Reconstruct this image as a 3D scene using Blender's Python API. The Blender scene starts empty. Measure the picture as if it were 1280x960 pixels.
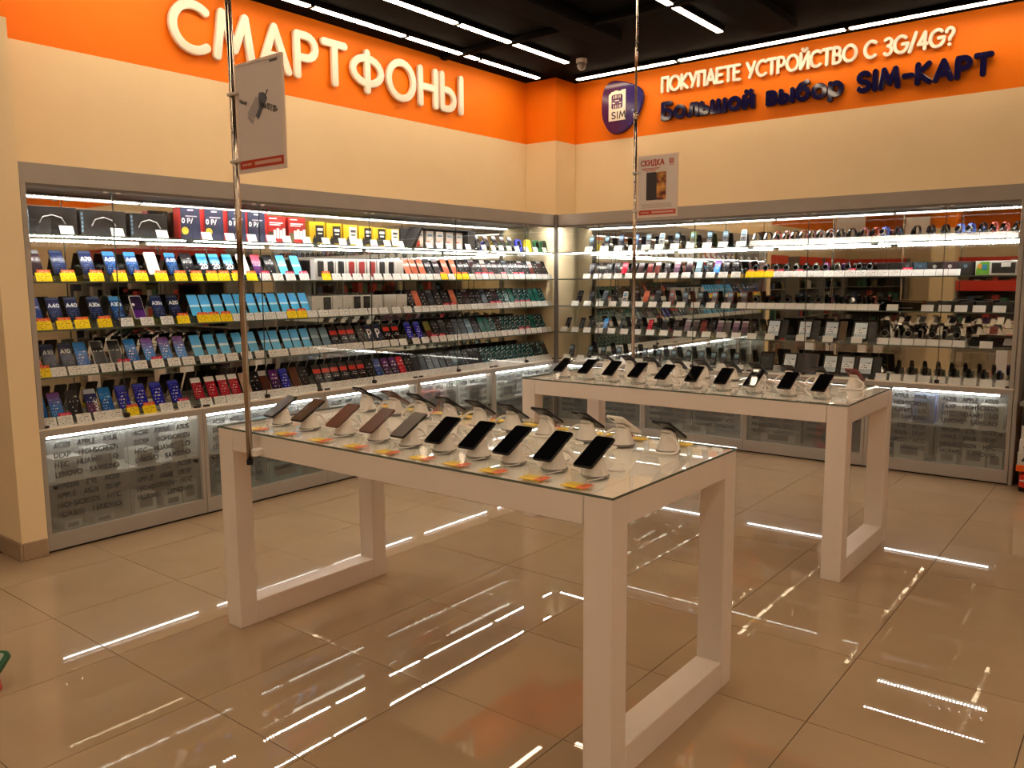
import bpy, math, random
from mathutils import Vector, Matrix
random.seed(7)
scn = bpy.context.scene
col = scn.collection
R = math.radians

# ------------------------------------------------------------------ camera, world, exposure
cam = bpy.data.cameras.new('camera'); cam.sensor_width = 36; cam.lens = 1023.46 / 1280 * 36
cam.clip_start = .05; cam.clip_end = 100
co = bpy.data.objects.new('camera', cam); col.objects.link(co)
r_ = Vector((.7846392, .61991048, -.007233)); u_ = Vector((-.0721152, .10285375, .99207888)); f_ = Vector((-.61574403, .77790237, -.12540806))
M4 = Matrix((r_, u_, -f_)).transposed().to_4x4(); M4.translation = (4.8598, -6.8695, 1.5226)
co.matrix_world = M4
scn.camera = co
w = bpy.data.worlds.new('world'); scn.world = w; w.use_nodes = True
w.node_tree.nodes['Background'].inputs[0].default_value = (1, .8, .6, 1)
w.node_tree.nodes['Background'].inputs[1].default_value = .02
vs = scn.view_settings
vs.view_transform = 'Standard'; vs.look = 'None'; vs.gamma = 1; vs.use_curve_mapping = False
vs.exposure = 0.18
try:
    scn.cycles.transparent_max_bounces = 40
    scn.cycles.max_bounces = 12
    scn.cycles.glossy_bounces = 6
    scn.cycles.sample_clamp_indirect = 6
    scn.cycles.caustics_reflective = False
    scn.cycles.caustics_refractive = False
except Exception:
    pass
CEIL_L = 22.0      # radiance of the ceiling light lines
CASE_L = 34.0      # radiance of the showcase strips
TUBE_L = 15.0       # radiance of the tubes in the base cabinets
WARM = (1.0, .75, .50)
COOL = (1.0, .95, .86)

# ------------------------------------------------------------------ materials
MATS = {}
def mat(name, c=(.8, .8, .8), rough=.5, metal=0, spec=.5, coat=0):
    if name in MATS: return MATS[name]
    m = bpy.data.materials.new(name); m.use_nodes = True
    b = m.node_tree.nodes['Principled BSDF']
    b.inputs['Base Color'].default_value = (*c, 1); b.inputs['Roughness'].default_value = rough
    b.inputs['Metallic'].default_value = metal; b.inputs['Specular IOR Level'].default_value = spec
    b.inputs['Coat Weight'].default_value = coat; b.inputs['Coat Roughness'].default_value = .05
    MATS[name] = m
    return m
def nodes(m): return m.node_tree.nodes, m.node_tree.links, m.node_tree.nodes['Principled BSDF']
def grain(m, c1, c2, scale=8, bump=0, detail=4, rough=None):
    n, l, b = nodes(m)
    tc = n.new('ShaderNodeTexCoord'); no = n.new('ShaderNodeTexNoise'); no.inputs['Scale'].default_value = scale; no.inputs['Detail'].default_value = detail
    l.new(tc.outputs['Object'], no.inputs['Vector'])
    cr = n.new('ShaderNodeValToRGB'); cr.color_ramp.elements[0].color = (*c1, 1); cr.color_ramp.elements[1].color = (*c2, 1)
    cr.color_ramp.elements[0].position = .3; cr.color_ramp.elements[1].position = .7
    l.new(no.outputs['Fac'], cr.inputs[0]); l.new(cr.outputs[0], b.inputs['Base Color'])
    if bump:
        bm = n.new('ShaderNodeBump'); bm.inputs['Strength'].default_value = bump; bm.inputs['Distance'].default_value = .01
        l.new(no.outputs['Fac'], bm.inputs['Height']); l.new(bm.outputs[0], b.inputs['Normal'])
    return m
def emit(name, c, s):
    m = bpy.data.materials.new(name); m.use_nodes = True
    n, l, b = nodes(m)
    b.inputs['Base Color'].default_value = (.8, .8, .8, 1)
    b.inputs['Emission Color'].default_value = (*c, 1); b.inputs['Emission Strength'].default_value = s
    MATS[name] = m
    return m
def glassy(name, tint, f0, gloss_rough=0.0, veil=0):
    m = bpy.data.materials.new(name); m.use_nodes = True
    n, l = m.node_tree.nodes, m.node_tree.links
    n.clear()
    out = n.new('ShaderNodeOutputMaterial'); t = n.new('ShaderNodeBsdfTransparent'); g = n.new('ShaderNodeBsdfGlossy'); mx = n.new('ShaderNodeMixShader')
    t.inputs[0].default_value = (*tint, 1); g.inputs['Color'].default_value = (1, 1, 1, 1); g.inputs['Roughness'].default_value = gloss_rough
    lw = n.new('ShaderNodeLayerWeight'); lw.inputs[0].default_value = .5
    pw = n.new('ShaderNodeMath'); pw.operation = 'POWER'; pw.inputs[1].default_value = 5; l.new(lw.outputs['Facing'], pw.inputs[0])
    R0 = ((f0 - 1) / (f0 + 1)) ** 2
    sc2 = n.new('ShaderNodeMath'); sc2.operation = 'MULTIPLY_ADD'; sc2.inputs[1].default_value = 1 - R0; sc2.inputs[2].default_value = R0; l.new(pw.outputs[0], sc2.inputs[0])
    l.new(sc2.outputs[0], mx.inputs[0]); l.new(t.outputs[0], mx.inputs[1]); l.new(g.outputs[0], mx.inputs[2])
    last = mx
    if veil:
        d = n.new('ShaderNodeBsdfDiffuse'); d.inputs[0].default_value = (.75, .8, .76, 1)
        m2 = n.new('ShaderNodeMixShader'); m2.inputs[0].default_value = veil
        l.new(mx.outputs[0], m2.inputs[1]); l.new(d.outputs[0], m2.inputs[2]); last = m2
    l.new(last.outputs[0], out.inputs[0])
    MATS[name] = m
    return m

wallM = grain(mat('wall_paint', rough=.75, spec=.2), (.85, .685, .435), (.88, .715, .46), 3)
orangeM = grain(mat('orange_paint', rough=.55, spec=.25), (.90, .205, .002), (.93, .215, .003), 3)
skirtM = grain(mat('skirting_tile', rough=.3), (.36, .26, .17), (.40, .29, .19), 9)
ceilM = grain(mat('ceiling_black', rough=.9, spec=.05), (.0022, .002, .0018), (.0035, .003, .0028), 2)
ductM = mat('duct_black', (.0035, .003, .003), .8, spec=.05)
frameM = grain(mat('aluminium_grey', rough=.45, metal=.0, spec=.4), (.36, .33, .30), (.39, .36, .325), 5)
frameD = mat('aluminium_dark', (.16, .145, .13), .4, spec=.4)
whiteP = grain(mat('white_lacquer', rough=.32, spec=.4), (.80, .725, .66), (.83, .755, .69), 4)
panelW = mat('white_panel', (.88, .84, .77), .4)
groutM = mat('grout', (.12, .085, .055), .8)
mirrorM = mat('mirror', (.80, .81, .78), .015, metal=1)
chromeM = mat('chrome', (.45, .38, .32), .14, metal=1)
blackM = mat('black_plastic', (.008, .008, .009), .3, spec=.22)
blackG = mat('black_glass', (.003, .003, .004), .03, spec=.45)
whitePl = mat('white_plastic', (.82, .78, .72), .3)
greyPl = mat('grey_plastic', (.20, .19, .18), .4)
lockM = mat('lock_metal', (.05, .04, .035), .3, metal=.6)
clearM = glassy('clear_glass', (.975, .985, .975), 1.45)
doorGl = glassy('door_glass', (.99, .995, .99), 1.28)
shelfGl = glassy('shelf_glass', (.985, .995, .988), 1.42, veil=.02)
acrylM = glassy('acrylic', (.93, .95, .94), 1.4, .05, veil=.07)
edgeM = mat('glass_edge', (.10, .13, .10), .2)
edgeD = mat('glass_edge_dark', (.05, .06, .05), .2)
capM = mat('end_cap', (.55, .5, .45), .4)
signW = mat('sign_white', (.90, .83, .72), .35, coat=.2)
navyM = mat('sign_navy', (.010, .008, .050), .07, spec=.35)
inkM = mat('ink_grey', (.07, .07, .075), .5)
inkW = mat('print_white', (.85, .85, .83), .4)
inkB = mat('print_black', (.03, .03, .035), .4)
redM = mat('print_red', (.45, .045, .02), .4)
redGl = mat('red_plastic', (.60, .03, .012), .35)
orP = mat('shelf_orange', (.80, .12, .01), .45)
yelM = mat('yellow_card', (.83, .55, .01), .5)
orcM = mat('orange_strip', (.75, .12, .02), .5)
pinkM = mat('pink_strip', (.62, .02, .08), .5)
emit('led_ceiling', WARM, CEIL_L)
emit('led_tube', (1, .96, .9), TUBE_L)
# showcase strip: a row of separate diodes behind a clear cover
m = emit('led_strip', COOL, CASE_L); n, l, b = nodes(m)
tc = n.new('ShaderNodeTexCoord'); sp = n.new('ShaderNodeSeparateXYZ'); l.new(tc.outputs['Object'], sp.inputs[0])
ma = n.new('ShaderNodeMath'); ma.operation = 'MULTIPLY'; ma.inputs[1].default_value = 40; l.new(sp.outputs['X'], ma.inputs[0])
fr = n.new('ShaderNodeMath'); fr.operation = 'FRACT'; l.new(ma.outputs[0], fr.inputs[0])
gt = n.new('ShaderNodeMath'); gt.operation = 'GREATER_THAN'; gt.inputs[1].default_value = .55; l.new(fr.outputs[0], gt.inputs[0])
mu = n.new('ShaderNodeMath'); mu.operation = 'MULTIPLY_ADD'; mu.inputs[1].default_value = CASE_L * 2.4; mu.inputs[2].default_value = CASE_L * .1; l.new(gt.outputs[0], mu.inputs[0])
l.new(mu.outputs[0], b.inputs['Emission Strength'])
# floor tile: glossy porcelain with faint clouding
tileM = mat('porcelain_tile', rough=.01, spec=.38); n, l, b = nodes(tileM)
tc = n.new('ShaderNodeTexCoord'); oi = n.new('ShaderNodeObjectInfo'); ad = n.new('ShaderNodeVectorMath'); ad.operation = 'ADD'
l.new(tc.outputs['Object'], ad.inputs[0]); sc_ = n.new('ShaderNodeVectorMath'); sc_.operation = 'SCALE'; sc_.inputs['Scale'].default_value = 5
l.new(oi.outputs['Location'], sc_.inputs[0]); l.new(sc_.outputs[0], ad.inputs[1])
no = n.new('ShaderNodeTexNoise'); no.inputs['Scale'].default_value = 2.2; no.inputs['Detail'].default_value = 6; l.new(ad.outputs[0], no.inputs['Vector'])
cr = n.new('ShaderNodeValToRGB'); cr.color_ramp.elements[0].color = (.375, .265, .165, 1); cr.color_ramp.elements[1].color = (.425, .305, .19, 1)
cr.color_ramp.elements[0].position = .3; cr.color_ramp.elements[1].position = .7
l.new(no.outputs['Fac'], cr.inputs[0]); l.new(cr.outputs[0], b.inputs['Base Color'])
n2 = n.new('ShaderNodeTexNoise'); n2.inputs['Scale'].default_value = 9; n2.inputs['Detail'].default_value = 1; l.new(ad.outputs[0], n2.inputs['Vector'])
bp = n.new('ShaderNodeBump'); bp.inputs['Strength'].default_value = .0012; bp.inputs['Distance'].default_value = .01; l.new(n2.outputs['Fac'], bp.inputs['Height']); l.new(bp.outputs[0], b.inputs['Normal'])
# frosted cabinet door
m = bpy.data.materials.new('frosted_glass'); m.use_nodes = True; n, l = m.node_tree.nodes, m.node_tree.links; n.clear(); MATS['frosted'] = m
out = n.new('ShaderNodeOutputMaterial'); t = n.new('ShaderNodeBsdfTransparent'); d = n.new('ShaderNodeBsdfDiffuse'); tr = n.new('ShaderNodeBsdfTranslucent'); g = n.new('ShaderNodeBsdfGlossy')
t.inputs[0].default_value = (.9, .93, .92, 1); d.inputs[0].default_value = (.42, .43, .42, 1); tr.inputs[0].default_value = (.62, .65, .66, 1); g.inputs['Roughness'].default_value = .12
a1 = n.new('ShaderNodeMixShader'); a1.inputs[0].default_value = .55; l.new(d.outputs[0], a1.inputs[1]); l.new(tr.outputs[0], a1.inputs[2])
a2 = n.new('ShaderNodeMixShader'); a2.inputs[0].default_value = .35; l.new(t.outputs[0], a2.inputs[1]); l.new(a1.outputs[0], a2.inputs[2])
a3 = n.new('ShaderNodeMixShader'); a3.inputs[0].default_value = .06; l.new(a2.outputs[0], a3.inputs[1]); l.new(g.outputs[0], a3.inputs[2]); l.new(a3.outputs[0], out.inputs[0])
frostM = m

def print_mat(name, bands, text=None, tscale=(14, 24), amount=.55, rough=.14, dots=None, grad=None, frame=None, vrange=(.08, .8)):
    """flat print / dark phone display, drawn over the display's own uv: bands = [(v, colour)] from the bottom up"""
    if name in MATS: return MATS[name]
    m = mat(name, rough=rough, spec=.18); n, l, b = nodes(m)
    uv = n.new('ShaderNodeUVMap'); sp = n.new('ShaderNodeSeparateXYZ'); l.new(uv.outputs[0], sp.inputs[0])
    cr = n.new('ShaderNodeValToRGB'); cr.color_ramp.interpolation = 'LINEAR' if grad else 'CONSTANT'
    el = cr.color_ramp.elements
    el[0].position = bands[0][0]; el[0].color = (*bands[0][1], 1)
    if len(bands) == 1: el.remove(el[1])
    else:
        el[1].position = bands[1][0]; el[1].color = (*bands[1][1], 1)
        for v, c in bands[2:]:
            e = el.new(v); e.color = (*c, 1)
    l.new(sp.outputs['Y'], cr.inputs[0]); colr = cr.outputs[0]
    def mix(fac, c1, c2):
        x = n.new('ShaderNodeMix'); x.data_type = 'RGBA'
        l.new(fac, x.inputs[0]); l.new(c1, x.inputs[6])
        if hasattr(c2, 'links'): l.new(c2, x.inputs[7])
        else: x.inputs[7].default_value = (*c2, 1)
        return x.outputs[2]
    def mth(op, a, bb=None):
        x = n.new('ShaderNodeMath'); x.operation = op
        for i, q in enumerate((a, bb)):
            if q is None: continue
            if isinstance(q, (int, float)): x.inputs[i].default_value = q
            else: l.new(q, x.inputs[i])
        return x.outputs[0]
    if text:
        mp = n.new('ShaderNodeMapping'); mp.inputs['Scale'].default_value = (tscale[0], tscale[1], 1); l.new(uv.outputs[0], mp.inputs[0])
        wn = n.new('ShaderNodeTexNoise'); wn.inputs['Scale'].default_value = 1; wn.inputs['Detail'].default_value = 0
        l.new(mp.outputs[0], wn.inputs['Vector'])
        row = mth('FRACT', mth('MULTIPLY', sp.outputs['Y'], tscale[1] * .5))
        mask = mth('MULTIPLY', mth('GREATER_THAN', row, .5), mth('GREATER_THAN', wn.outputs['Fac'], amount))
        mask = mth('MULTIPLY', mask, mth('MULTIPLY', mth('GREATER_THAN', sp.outputs['Y'], vrange[0]), mth('LESS_THAN', sp.outputs['Y'], vrange[1])))
        mask = mth('MULTIPLY', mask, mth('MULTIPLY', mth('GREATER_THAN', sp.outputs['X'], .12), mth('LESS_THAN', sp.outputs['X'], .88)))
        colr = mix(mask, colr, text)
    if dots:
        vo = n.new('ShaderNodeTexVoronoi'); vo.inputs['Scale'].default_value = dots[1]; vo.inputs['Randomness'].default_value = .7
        mp = n.new('ShaderNodeMapping'); mp.inputs['Scale'].default_value = (1, 2.1, 1); l.new(uv.outputs[0], mp.inputs[0]); l.new(mp.outputs[0], vo.inputs['Vector'])
        colr = mix(mth('LESS_THAN', vo.outputs['Distance'], dots[2]), colr, dots[0])
    if frame:
        ins = mth('MULTIPLY', mth('MULTIPLY', mth('GREATER_THAN', sp.outputs['X'], frame[1]), mth('LESS_THAN', sp.outputs['X'], 1 - frame[1])),
                  mth('MULTIPLY', mth('GREATER_THAN', sp.outputs['Y'], frame[2]), mth('LESS_THAN', sp.outputs['Y'], 1 - frame[2])))
        colr = mix(mth('SUBTRACT', 1.0, ins), colr, frame[0])
    l.new(colr, b.inputs['Base Color'])
    return m
W_ = (.75, .78, .8)
NAVY = (.008, .012, .04)
PM = {
 'navy':   (print_mat('print_navy', [(0, NAVY), (.3, (.013, .022, .085)), (.9, (.06, .08, .15))], (.10, .13, .25)), 'navy-screened'),
 'blue':   (print_mat('print_blue', [(0, (.008, .025, .10)), (.4, (.008, .05, .20)), (.82, (.06, .24, .5))], (.12, .25, .45)), 'blue-screened'),
 'sky':    (print_mat('print_sky', [(0, (.09, .46, .80)), (.42, (.55, .82, 1.0)), (.52, (.11, .50, 1.0))], None), 'light-blue-screened'),
 'ui':     (print_mat('print_ui', [(0, (.01, .11, .42)), (.5, (.02, .20, .62))], W_, (9, 16), .6), 'bright-blue-screened'),
 'uip':    (print_mat('print_uip', [(0, (.03, .22, .58)), (.45, (.05, .18, .58)), (1, (.22, .06, .32))], W_, (9, 16), .6, grad=1), 'blue-and-violet-screened'),
 'royal':  (print_mat('print_royal', [(0, (.012, .016, .40)), (.85, (.06, .08, .6))], W_, (8, 14), .58), 'royal-blue-screened'),
 'redw':   (print_mat('print_redw', [(0, (.42, .008, .03)), (.76, (.85, .85, .85))], (.75, .45, .45), (8, 16), .58, vrange=(.1, .7)), 'crimson-and-white-screened'),
 'blkred': (print_mat('print_blkred', [(0, (.012, .008, .012)), (.55, (.62, .04, .03)), (.78, (.05, .04, .045))], W_, (7, 18), .6, vrange=(.22, .42)), 'black-and-red-screened'),
 'whitef': (print_mat('print_whitef', [(0, (.006, .006, .008))], W_, (6, 10), .62, vrange=(.55, .65)), 'white-framed black'),
 'white':  (print_mat('print_white_s', [(0, (.86, .86, .84))], (.5, .5, .5), (8, 20), .62, vrange=(.5, .8)), 'white-screened'),
 'dark':   (print_mat('print_dark', [(0, (.010, .009, .012)), (.6, (.02, .018, .022))], (.5, .5, .5), (5, 10), .66), 'black-screened'),
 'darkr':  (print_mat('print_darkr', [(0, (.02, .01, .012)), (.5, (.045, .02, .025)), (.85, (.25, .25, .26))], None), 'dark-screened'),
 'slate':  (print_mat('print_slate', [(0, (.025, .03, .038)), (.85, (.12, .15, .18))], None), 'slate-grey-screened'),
 'teal':   (print_mat('print_teal', [(0, (.004, .05, .055))], None, dots=((.75, .95, .9), 4.6, .30)), 'teal dotted-screen'),
 'green':  (print_mat('print_green', [(0, (.01, .10, .08)), (.7, (.02, .17, .14))], None), 'green-screened'),
 'orange': (print_mat('print_orange', [(0, (.42, .10, .05)), (.5, (.52, .14, .08))], None), 'copper-orange'),
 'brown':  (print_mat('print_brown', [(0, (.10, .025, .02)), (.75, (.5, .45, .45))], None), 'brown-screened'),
 'brownf': (print_mat('print_brownf', [(0, (.11, .035, .02))], None), 'brown framed'),
 'purple': (print_mat('print_purple', [(0, (.05, .015, .10)), (.5, (.14, .03, .22))], W_, (7, 10), .6), 'purple-screened'),
 'pinkp':  (print_mat('print_pinkp', [(0, (.04, .015, .08)), (.45, (.10, .02, .12)), (1, (.75, .10, .14))], W_, (6, 12), .62, grad=1, vrange=(.4, .6)), 'pink-and-purple-screened'),
 'ring':   (print_mat('print_ring', [(0, (.10, .02, .20)), (.35, (.02, .01, .04))], None, dots=((.8, .75, .75), 1.7, .24)), 'black-and-violet'),
 'grey':   (print_mat('print_grey', [(0, (.12, .20, .26)), (.45, (.30, .42, .5)), (.6, (.16, .27, .35))], None), 'grey-blue-screened'),
 'olive':  (print_mat('print_olive', [(0, (.13, .015, .02)), (.4, (.17, .16, .03))], None), 'olive-and-maroon-screened'),
 'flame':  (print_mat('print_flame', [(0, (.65, .10, .02)), (.35, (.10, .02, .015))], None, dots=((.8, .6, .5), 5, .25)), 'red-flame-patterned'),
 'red':    (print_mat('print_redp', [(0, (.50, .01, .03)), (.6, (.6, .02, .05))], W_, (5, 10), .66), 'bright-red'),
 'maroon': (print_mat('print_maroon', [(0, (.13, .012, .014)), (.6, (.20, .02, .02)), (.85, (.05, .01, .012))], None), 'maroon'),
 'skin':   (print_mat('print_skin', [(0, (.55, .35, .24))], None), 'peach-coloured'),
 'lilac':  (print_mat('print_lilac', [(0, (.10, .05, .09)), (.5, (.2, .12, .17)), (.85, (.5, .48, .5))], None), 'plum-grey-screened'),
 'cobalt': (print_mat('print_cobalt', [(0, (.03, .07, .30)), (.5, (.10, .14, .42))], W_, (6, 9), .64), 'cobalt-blue-screened'),
 'magic':  (print_mat('print_magic', [(0, (.12, .04, .12)), (.4, (.02, .03, .14)), (.8, (.5, .55, .65))], W_, (7, 12), .66), 'violet-patterned'),
}
tagW = print_mat('card_white', [(0, (.80, .80, .78))], (.30, .29, .28), (7, 9), .57, .5, vrange=(.1, .85))
tagY = print_mat('card_yellow', [(0, (.95, .70, .008))], (.35, .2, .01), (6, 9), .6, .5, vrange=(.1, .85))
stripO = print_mat('strip_orange', [(0, (.80, .11, .02))], (.85, .5, .35), (7, 3), .55, .5, vrange=(.2, .8))
stripP = print_mat('strip_pink', [(0, (.62, .02, .07))], (.85, .6, .65), (7, 3), .55, .5, vrange=(.2, .8))
screenGr = print_mat('tablet_display', [(0, (.55, .66, .75)), (.3, (.85, .92, .98)), (.62, (.68, .78, .86))], (.12, .13, .15), (9, 14), .58, vrange=(.15, .75))
keypadM = print_mat('keypad', [(0, (.02, .02, .022))], (.35, .35, .36), (9, 16), .5, .4, vrange=(.05, .95))

# ------------------------------------------------------------------ mesh helpers
class MB:
    def __init__(s): s.v = []; s.f = []; s.uv = {}
    def add(s, vs_, fs, T=None):
        k = len(s.v)
        s.v += [tuple(T @ Vector(p)) if T else tuple(p) for p in vs_]
        s.f += [tuple(k + i for i in q) for q in fs]
        return s
    def box(s, x0, x1, y0, y1, z0, z1, T=None):
        return s.add([(x0, y0, z0), (x1, y0, z0), (x1, y1, z0), (x0, y1, z0), (x0, y0, z1), (x1, y0, z1), (x1, y1, z1), (x0, y1, z1)],
                     [(0, 3, 2, 1), (4, 5, 6, 7), (0, 1, 5, 4), (1, 2, 6, 5), (2, 3, 7, 6), (3, 0, 4, 7)], T)
    def cbox(s, x0, x1, y0, y1, z0, z1, c=.003, T=None):
        """box with chamfered vertical edges and chamfered top/bottom rims"""
        def ring(z, i):
            return [(x0 + c + i, y0 + i, z), (x1 - c - i, y0 + i, z), (x1 - i, y0 + c + i, z), (x1 - i, y1 - c - i, z), (x1 - c - i, y1 - i, z), (x0 + c + i, y1 - i, z), (x0 + i, y1 - c - i, z), (x0 + i, y0 + c + i, z)]
        return s.loft([ring(z0, c), ring(z0 + c, 0), ring(z1 - c, 0), ring(z1, c)], T)
    def loft(s, rings, T=None, cap=True, close=True):
        n = len(rings[0]); V = [p for r in rings for p in r]; F = []
        for k in range(len(rings) - 1):
            for i in range(n if close else n - 1):
                j = (i + 1) % n
                F.append((k * n + i, k * n + j, (k + 1) * n + j, (k + 1) * n + i))
        if cap:
            F.append(tuple(range(n))[::-1]); F.append(tuple((len(rings) - 1) * n + i for i in range(n)))
        return s.add(V, F, T)
    def lathe(s, prof, n=16, T=None):
        rings = [[(r * math.cos(2 * math.pi * i / n), r * math.sin(2 * math.pi * i / n), z) for i in range(n)] for r, z in prof]
        return s.loft(rings, T)
    def tube(s, pts, r, n=6, T=None):
        pts = [Vector(p) for p in pts]; rings = []; up = Vector((0, 0, 1))
        for i, p in enumerate(pts):
            d = (pts[min(i + 1, len(pts) - 1)] - pts[max(i - 1, 0)]).normalized()
            a = d.cross(up)
            if a.length < .1: a = d.cross(Vector((1, 0, 0)))
            a.normalize(); b = a.cross(d)
            rings.append([tuple(p + r * (math.cos(2 * math.pi * k / n) * a + math.sin(2 * math.pi * k / n) * b)) for k in range(n)])
        return s.loft(rings, T)
    def prism(s, poly, y0, y1, c=0, T=None):
        """poly in (x,z), counter-clockwise seen from -y; extruded from y0 (front) to y1"""
        def off(p, k):
            if not k: return p
            cx = sum(q[0] for q in p) / len(p); cz = sum(q[1] for q in p) / len(p); o = []
            for x, z in p:
                d = math.hypot(x - cx, z - cz) or 1
                o.append((x - (x - cx) / d * k, z - (z - cz) / d * k))
            return o
        rings = []
        if c: rings.append([(x, y0, z) for x, z in off(poly, c)])
        rings.append([(x, y0 + c, z) for x, z in poly]); rings.append([(x, y1 - c, z) for x, z in poly])
        if c: rings.append([(x, y1, z) for x, z in off(poly, c)])
        return s.loft(rings[::-1], T)
    def face(s, pts, T=None): return s.add(pts, [tuple(range(len(pts)))], T)
    def mesh(s, name, m, uv=None, smooth=False):
        me = bpy.data.meshes.new(name); me.from_pydata(s.v, [], s.f)
        if m: me.materials.append(m)
        if uv:                                     # uv = (x0,x1,axis) planar over x and the long axis
            lay = me.uv_layers.new(name='UVMap'); fn = uv
            for lp in me.loops: lay.data[lp.index].uv = fn(Vector(s.v[lp.vertex_index]))
        if smooth:
            for p in me.polygons: p.use_smooth = True
        me.update()
        return me
    def build(s, name, m, parent=None, loc=None, rot=None, uv=None, smooth=False):
        return place(name, s.mesh(name, m, uv, smooth), parent, loc, rot)
def place(name, me, parent=None, loc=None, rot=None):
    o = bpy.data.objects.new(name, me); col.objects.link(o)
    if parent: o.parent = parent
    if loc is not None: o.location = loc
    if rot is not None: o.rotation_euler = rot
    return o
SEEN = {}
def tag(o, label, cat, group=None):
    o['label'] = label; o['category'] = cat
    if group: o['group'] = group
    SEEN[label] = SEEN.get(label, 0) + 1
    return o
def thing(name, label, cat, loc=(0, 0, 0), rz=0, group=None):
    o = place(name, None, None, loc, (0, 0, rz)); o.empty_display_size = .05
    return tag(o, label, cat, group)
def struct(o, label=None):
    o['kind'] = 'structure'
    if label: o['label'] = label
    return o
ORD = ['zeroth', 'first', 'second', 'third', 'fourth', 'fifth', 'sixth', 'seventh', 'eighth', 'ninth', 'tenth', 'eleventh', 'twelfth', 'thirteenth', 'fourteenth', 'fifteenth', 'sixteenth', 'seventeenth', 'eighteenth', 'nineteenth', 'twentieth']
TENS = {20: 'twenty', 30: 'thirty', 40: 'forty', 50: 'fifty', 60: 'sixty', 70: 'seventy', 80: 'eighty'}
def ordn(k):
    if k <= 20: return ORD[k]
    t = k // 10 * 10
    return TENS[t].replace('y', 'ieth') if k == t else TENS[t] + '-' + ORD[k - t]
def rrect(w, h, r, n=4, x=0, z=0):
    o = []
    for cx, cz, a in ((w / 2 - r, -h / 2 + r, -90), (w / 2 - r, h / 2 - r, 0), (-w / 2 + r, h / 2 - r, 90), (-w / 2 + r, -h / 2 + r, 180)):
        for i in range(n + 1):
            t = R(a + 90 * i / n); o.append((x + cx + r * math.cos(t), z + cz + r * math.sin(t)))
    return o
CACHE = {}
def cached(key, fn):
    if key not in CACHE: CACHE[key] = fn()
    return CACHE[key]

# ------------------------------------------------------------------ stroke lettering
def arc(cx, cy, rx, ry, a0, a1, n=14): return [(cx + rx * math.cos(R(a0 + (a1 - a0) * i / n)), cy + ry * math.sin(R(a0 + (a1 - a0) * i / n))) for i in range(n + 1)]
def bowl(x, y0, y1, w): h = (y1 - y0) / 2; k = max(w - h, .02); return [(x, y1)] + arc(x + k, y0 + h, w - k, h, 90, -90, 8) + [(x, y0)]
G = {}
G['А'] = G['A'] = (.72, [[(0, 0), (.36, 1), (.72, 0)], [(.14, .3), (.58, .3)]])
G['В'] = G['B'] = (.56, [[(0, 0), (0, 1)], bowl(0, .54, 1, .48), bowl(0, 0, .54, .55)])
G['Б'] = (.56, [[(.5, 1), (0, 1), (0, 0)], bowl(0, 0, .56, .55)])
G['С'] = G['C'] = (.74, [arc(.47, .5, .47, .5, 52, 308, 18)])
G['D'] = (.68, [[(0, 0), (0, 1)], bowl(0, 0, 1, .68)])
G['Д'] = (.8, [[(0, -.16), (0, 0), (.8, 0), (.8, -.16)], [(.14, 0), (.28, 1), (.66, 1), (.66, 0)]])
G['Е'] = G['E'] = (.5, [[(.5, 1), (0, 1), (0, 0), (.5, 0)], [(0, .52), (.44, .52)]])
G['G'] = (.86, [arc(.46, .5, .46, .5, 50, 360, 18) + [(.56, .5)]])
G['H'] = G['Н'] = (.6, [[(0, 0), (0, 1)], [(.6, 0), (.6, 1)], [(0, .5), (.6, .5)]])
G['I'] = (.02, [[(.01, 0), (.01, 1)]])
G['И'] = (.6, [[(0, 1), (0, 0), (.6, 1), (.6, 0)]])
G['Й'] = (.6, [[(0, 1), (0, 0), (.6, 1), (.6, 0)], arc(.3, 1.28, .16, .12, 180, 360, 6)])
G['К'] = G['K'] = (.56, [[(0, 0), (0, 1)], [(.52, 1), (.02, .5), (.56, 0)]])
G['L'] = (.46, [[(0, 1), (0, 0), (.46, 0)]])
G['М'] = G['M'] = (.86, [[(0, 0), (.14, 1), (.43, .22), (.72, 1), (.86, 0)]])
G['N'] = (.6, [[(0, 0), (0, 1), (.6, 0), (.6, 1)]])
G['О'] = G['O'] = (.92, [arc(.46, .5, .46, .5, 0, 360, 22)])
G['0'] = (.56, [arc(.28, .5, .28, .5, 0, 360, 16)])
G['П'] = (.6, [[(0, 0), (0, 1), (.6, 1), (.6, 0)]])
G['Р'] = G['P'] = (.54, [[(0, 0), (0, 1)], bowl(0, .44, 1, .54)])
G['R'] = (.54, [[(0, 0), (0, 1)], bowl(0, .46, 1, .54), [(.2, .46), (.54, 0)]])
G['S'] = (.54, [arc(.27, .745, .26, .255, 35, 270, 9) + arc(.27, .245, .27, .245, 90, -145, 9)])
G['T'] = G['Т'] = (.64, [[(0, 1), (.64, 1)], [(.32, 1), (.32, 0)]])
G['U'] = (.58, [[(0, 1), (0, .3)] + arc(.29, .29, .29, .29, 180, 360, 8) + [(.58, 1)]])
G['У'] = (.64, [[(0, 1), (.34, .36)], [(.64, 1), (.22, 0)]])
G['X'] = (.58, [[(0, 0), (.58, 1)], [(0, 1), (.58, 0)]])
G['V'] = (.66, [[(0, 1), (.33, 0), (.66, 1)]])
G['Y'] = (.6, [[(0, 1), (.3, .45), (.6, 1)], [(.3, .45), (.3, 0)]])
G['F'] = (.5, [[(.5, 1), (0, 1), (0, 0)], [(0, .52), (.42, .52)]])
G['Z'] = (.56, [[(0, 1), (.56, 1), (0, 0), (.56, 0)]])
G['W'] = (.9, [[(0, 1), (.2, 0), (.45, .8), (.7, 0), (.9, 1)]])
G['Ф'] = (.96, [arc(.48, .52, .48, .34, 0, 360, 20), [(.48, 1), (.48, 0)]])
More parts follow.
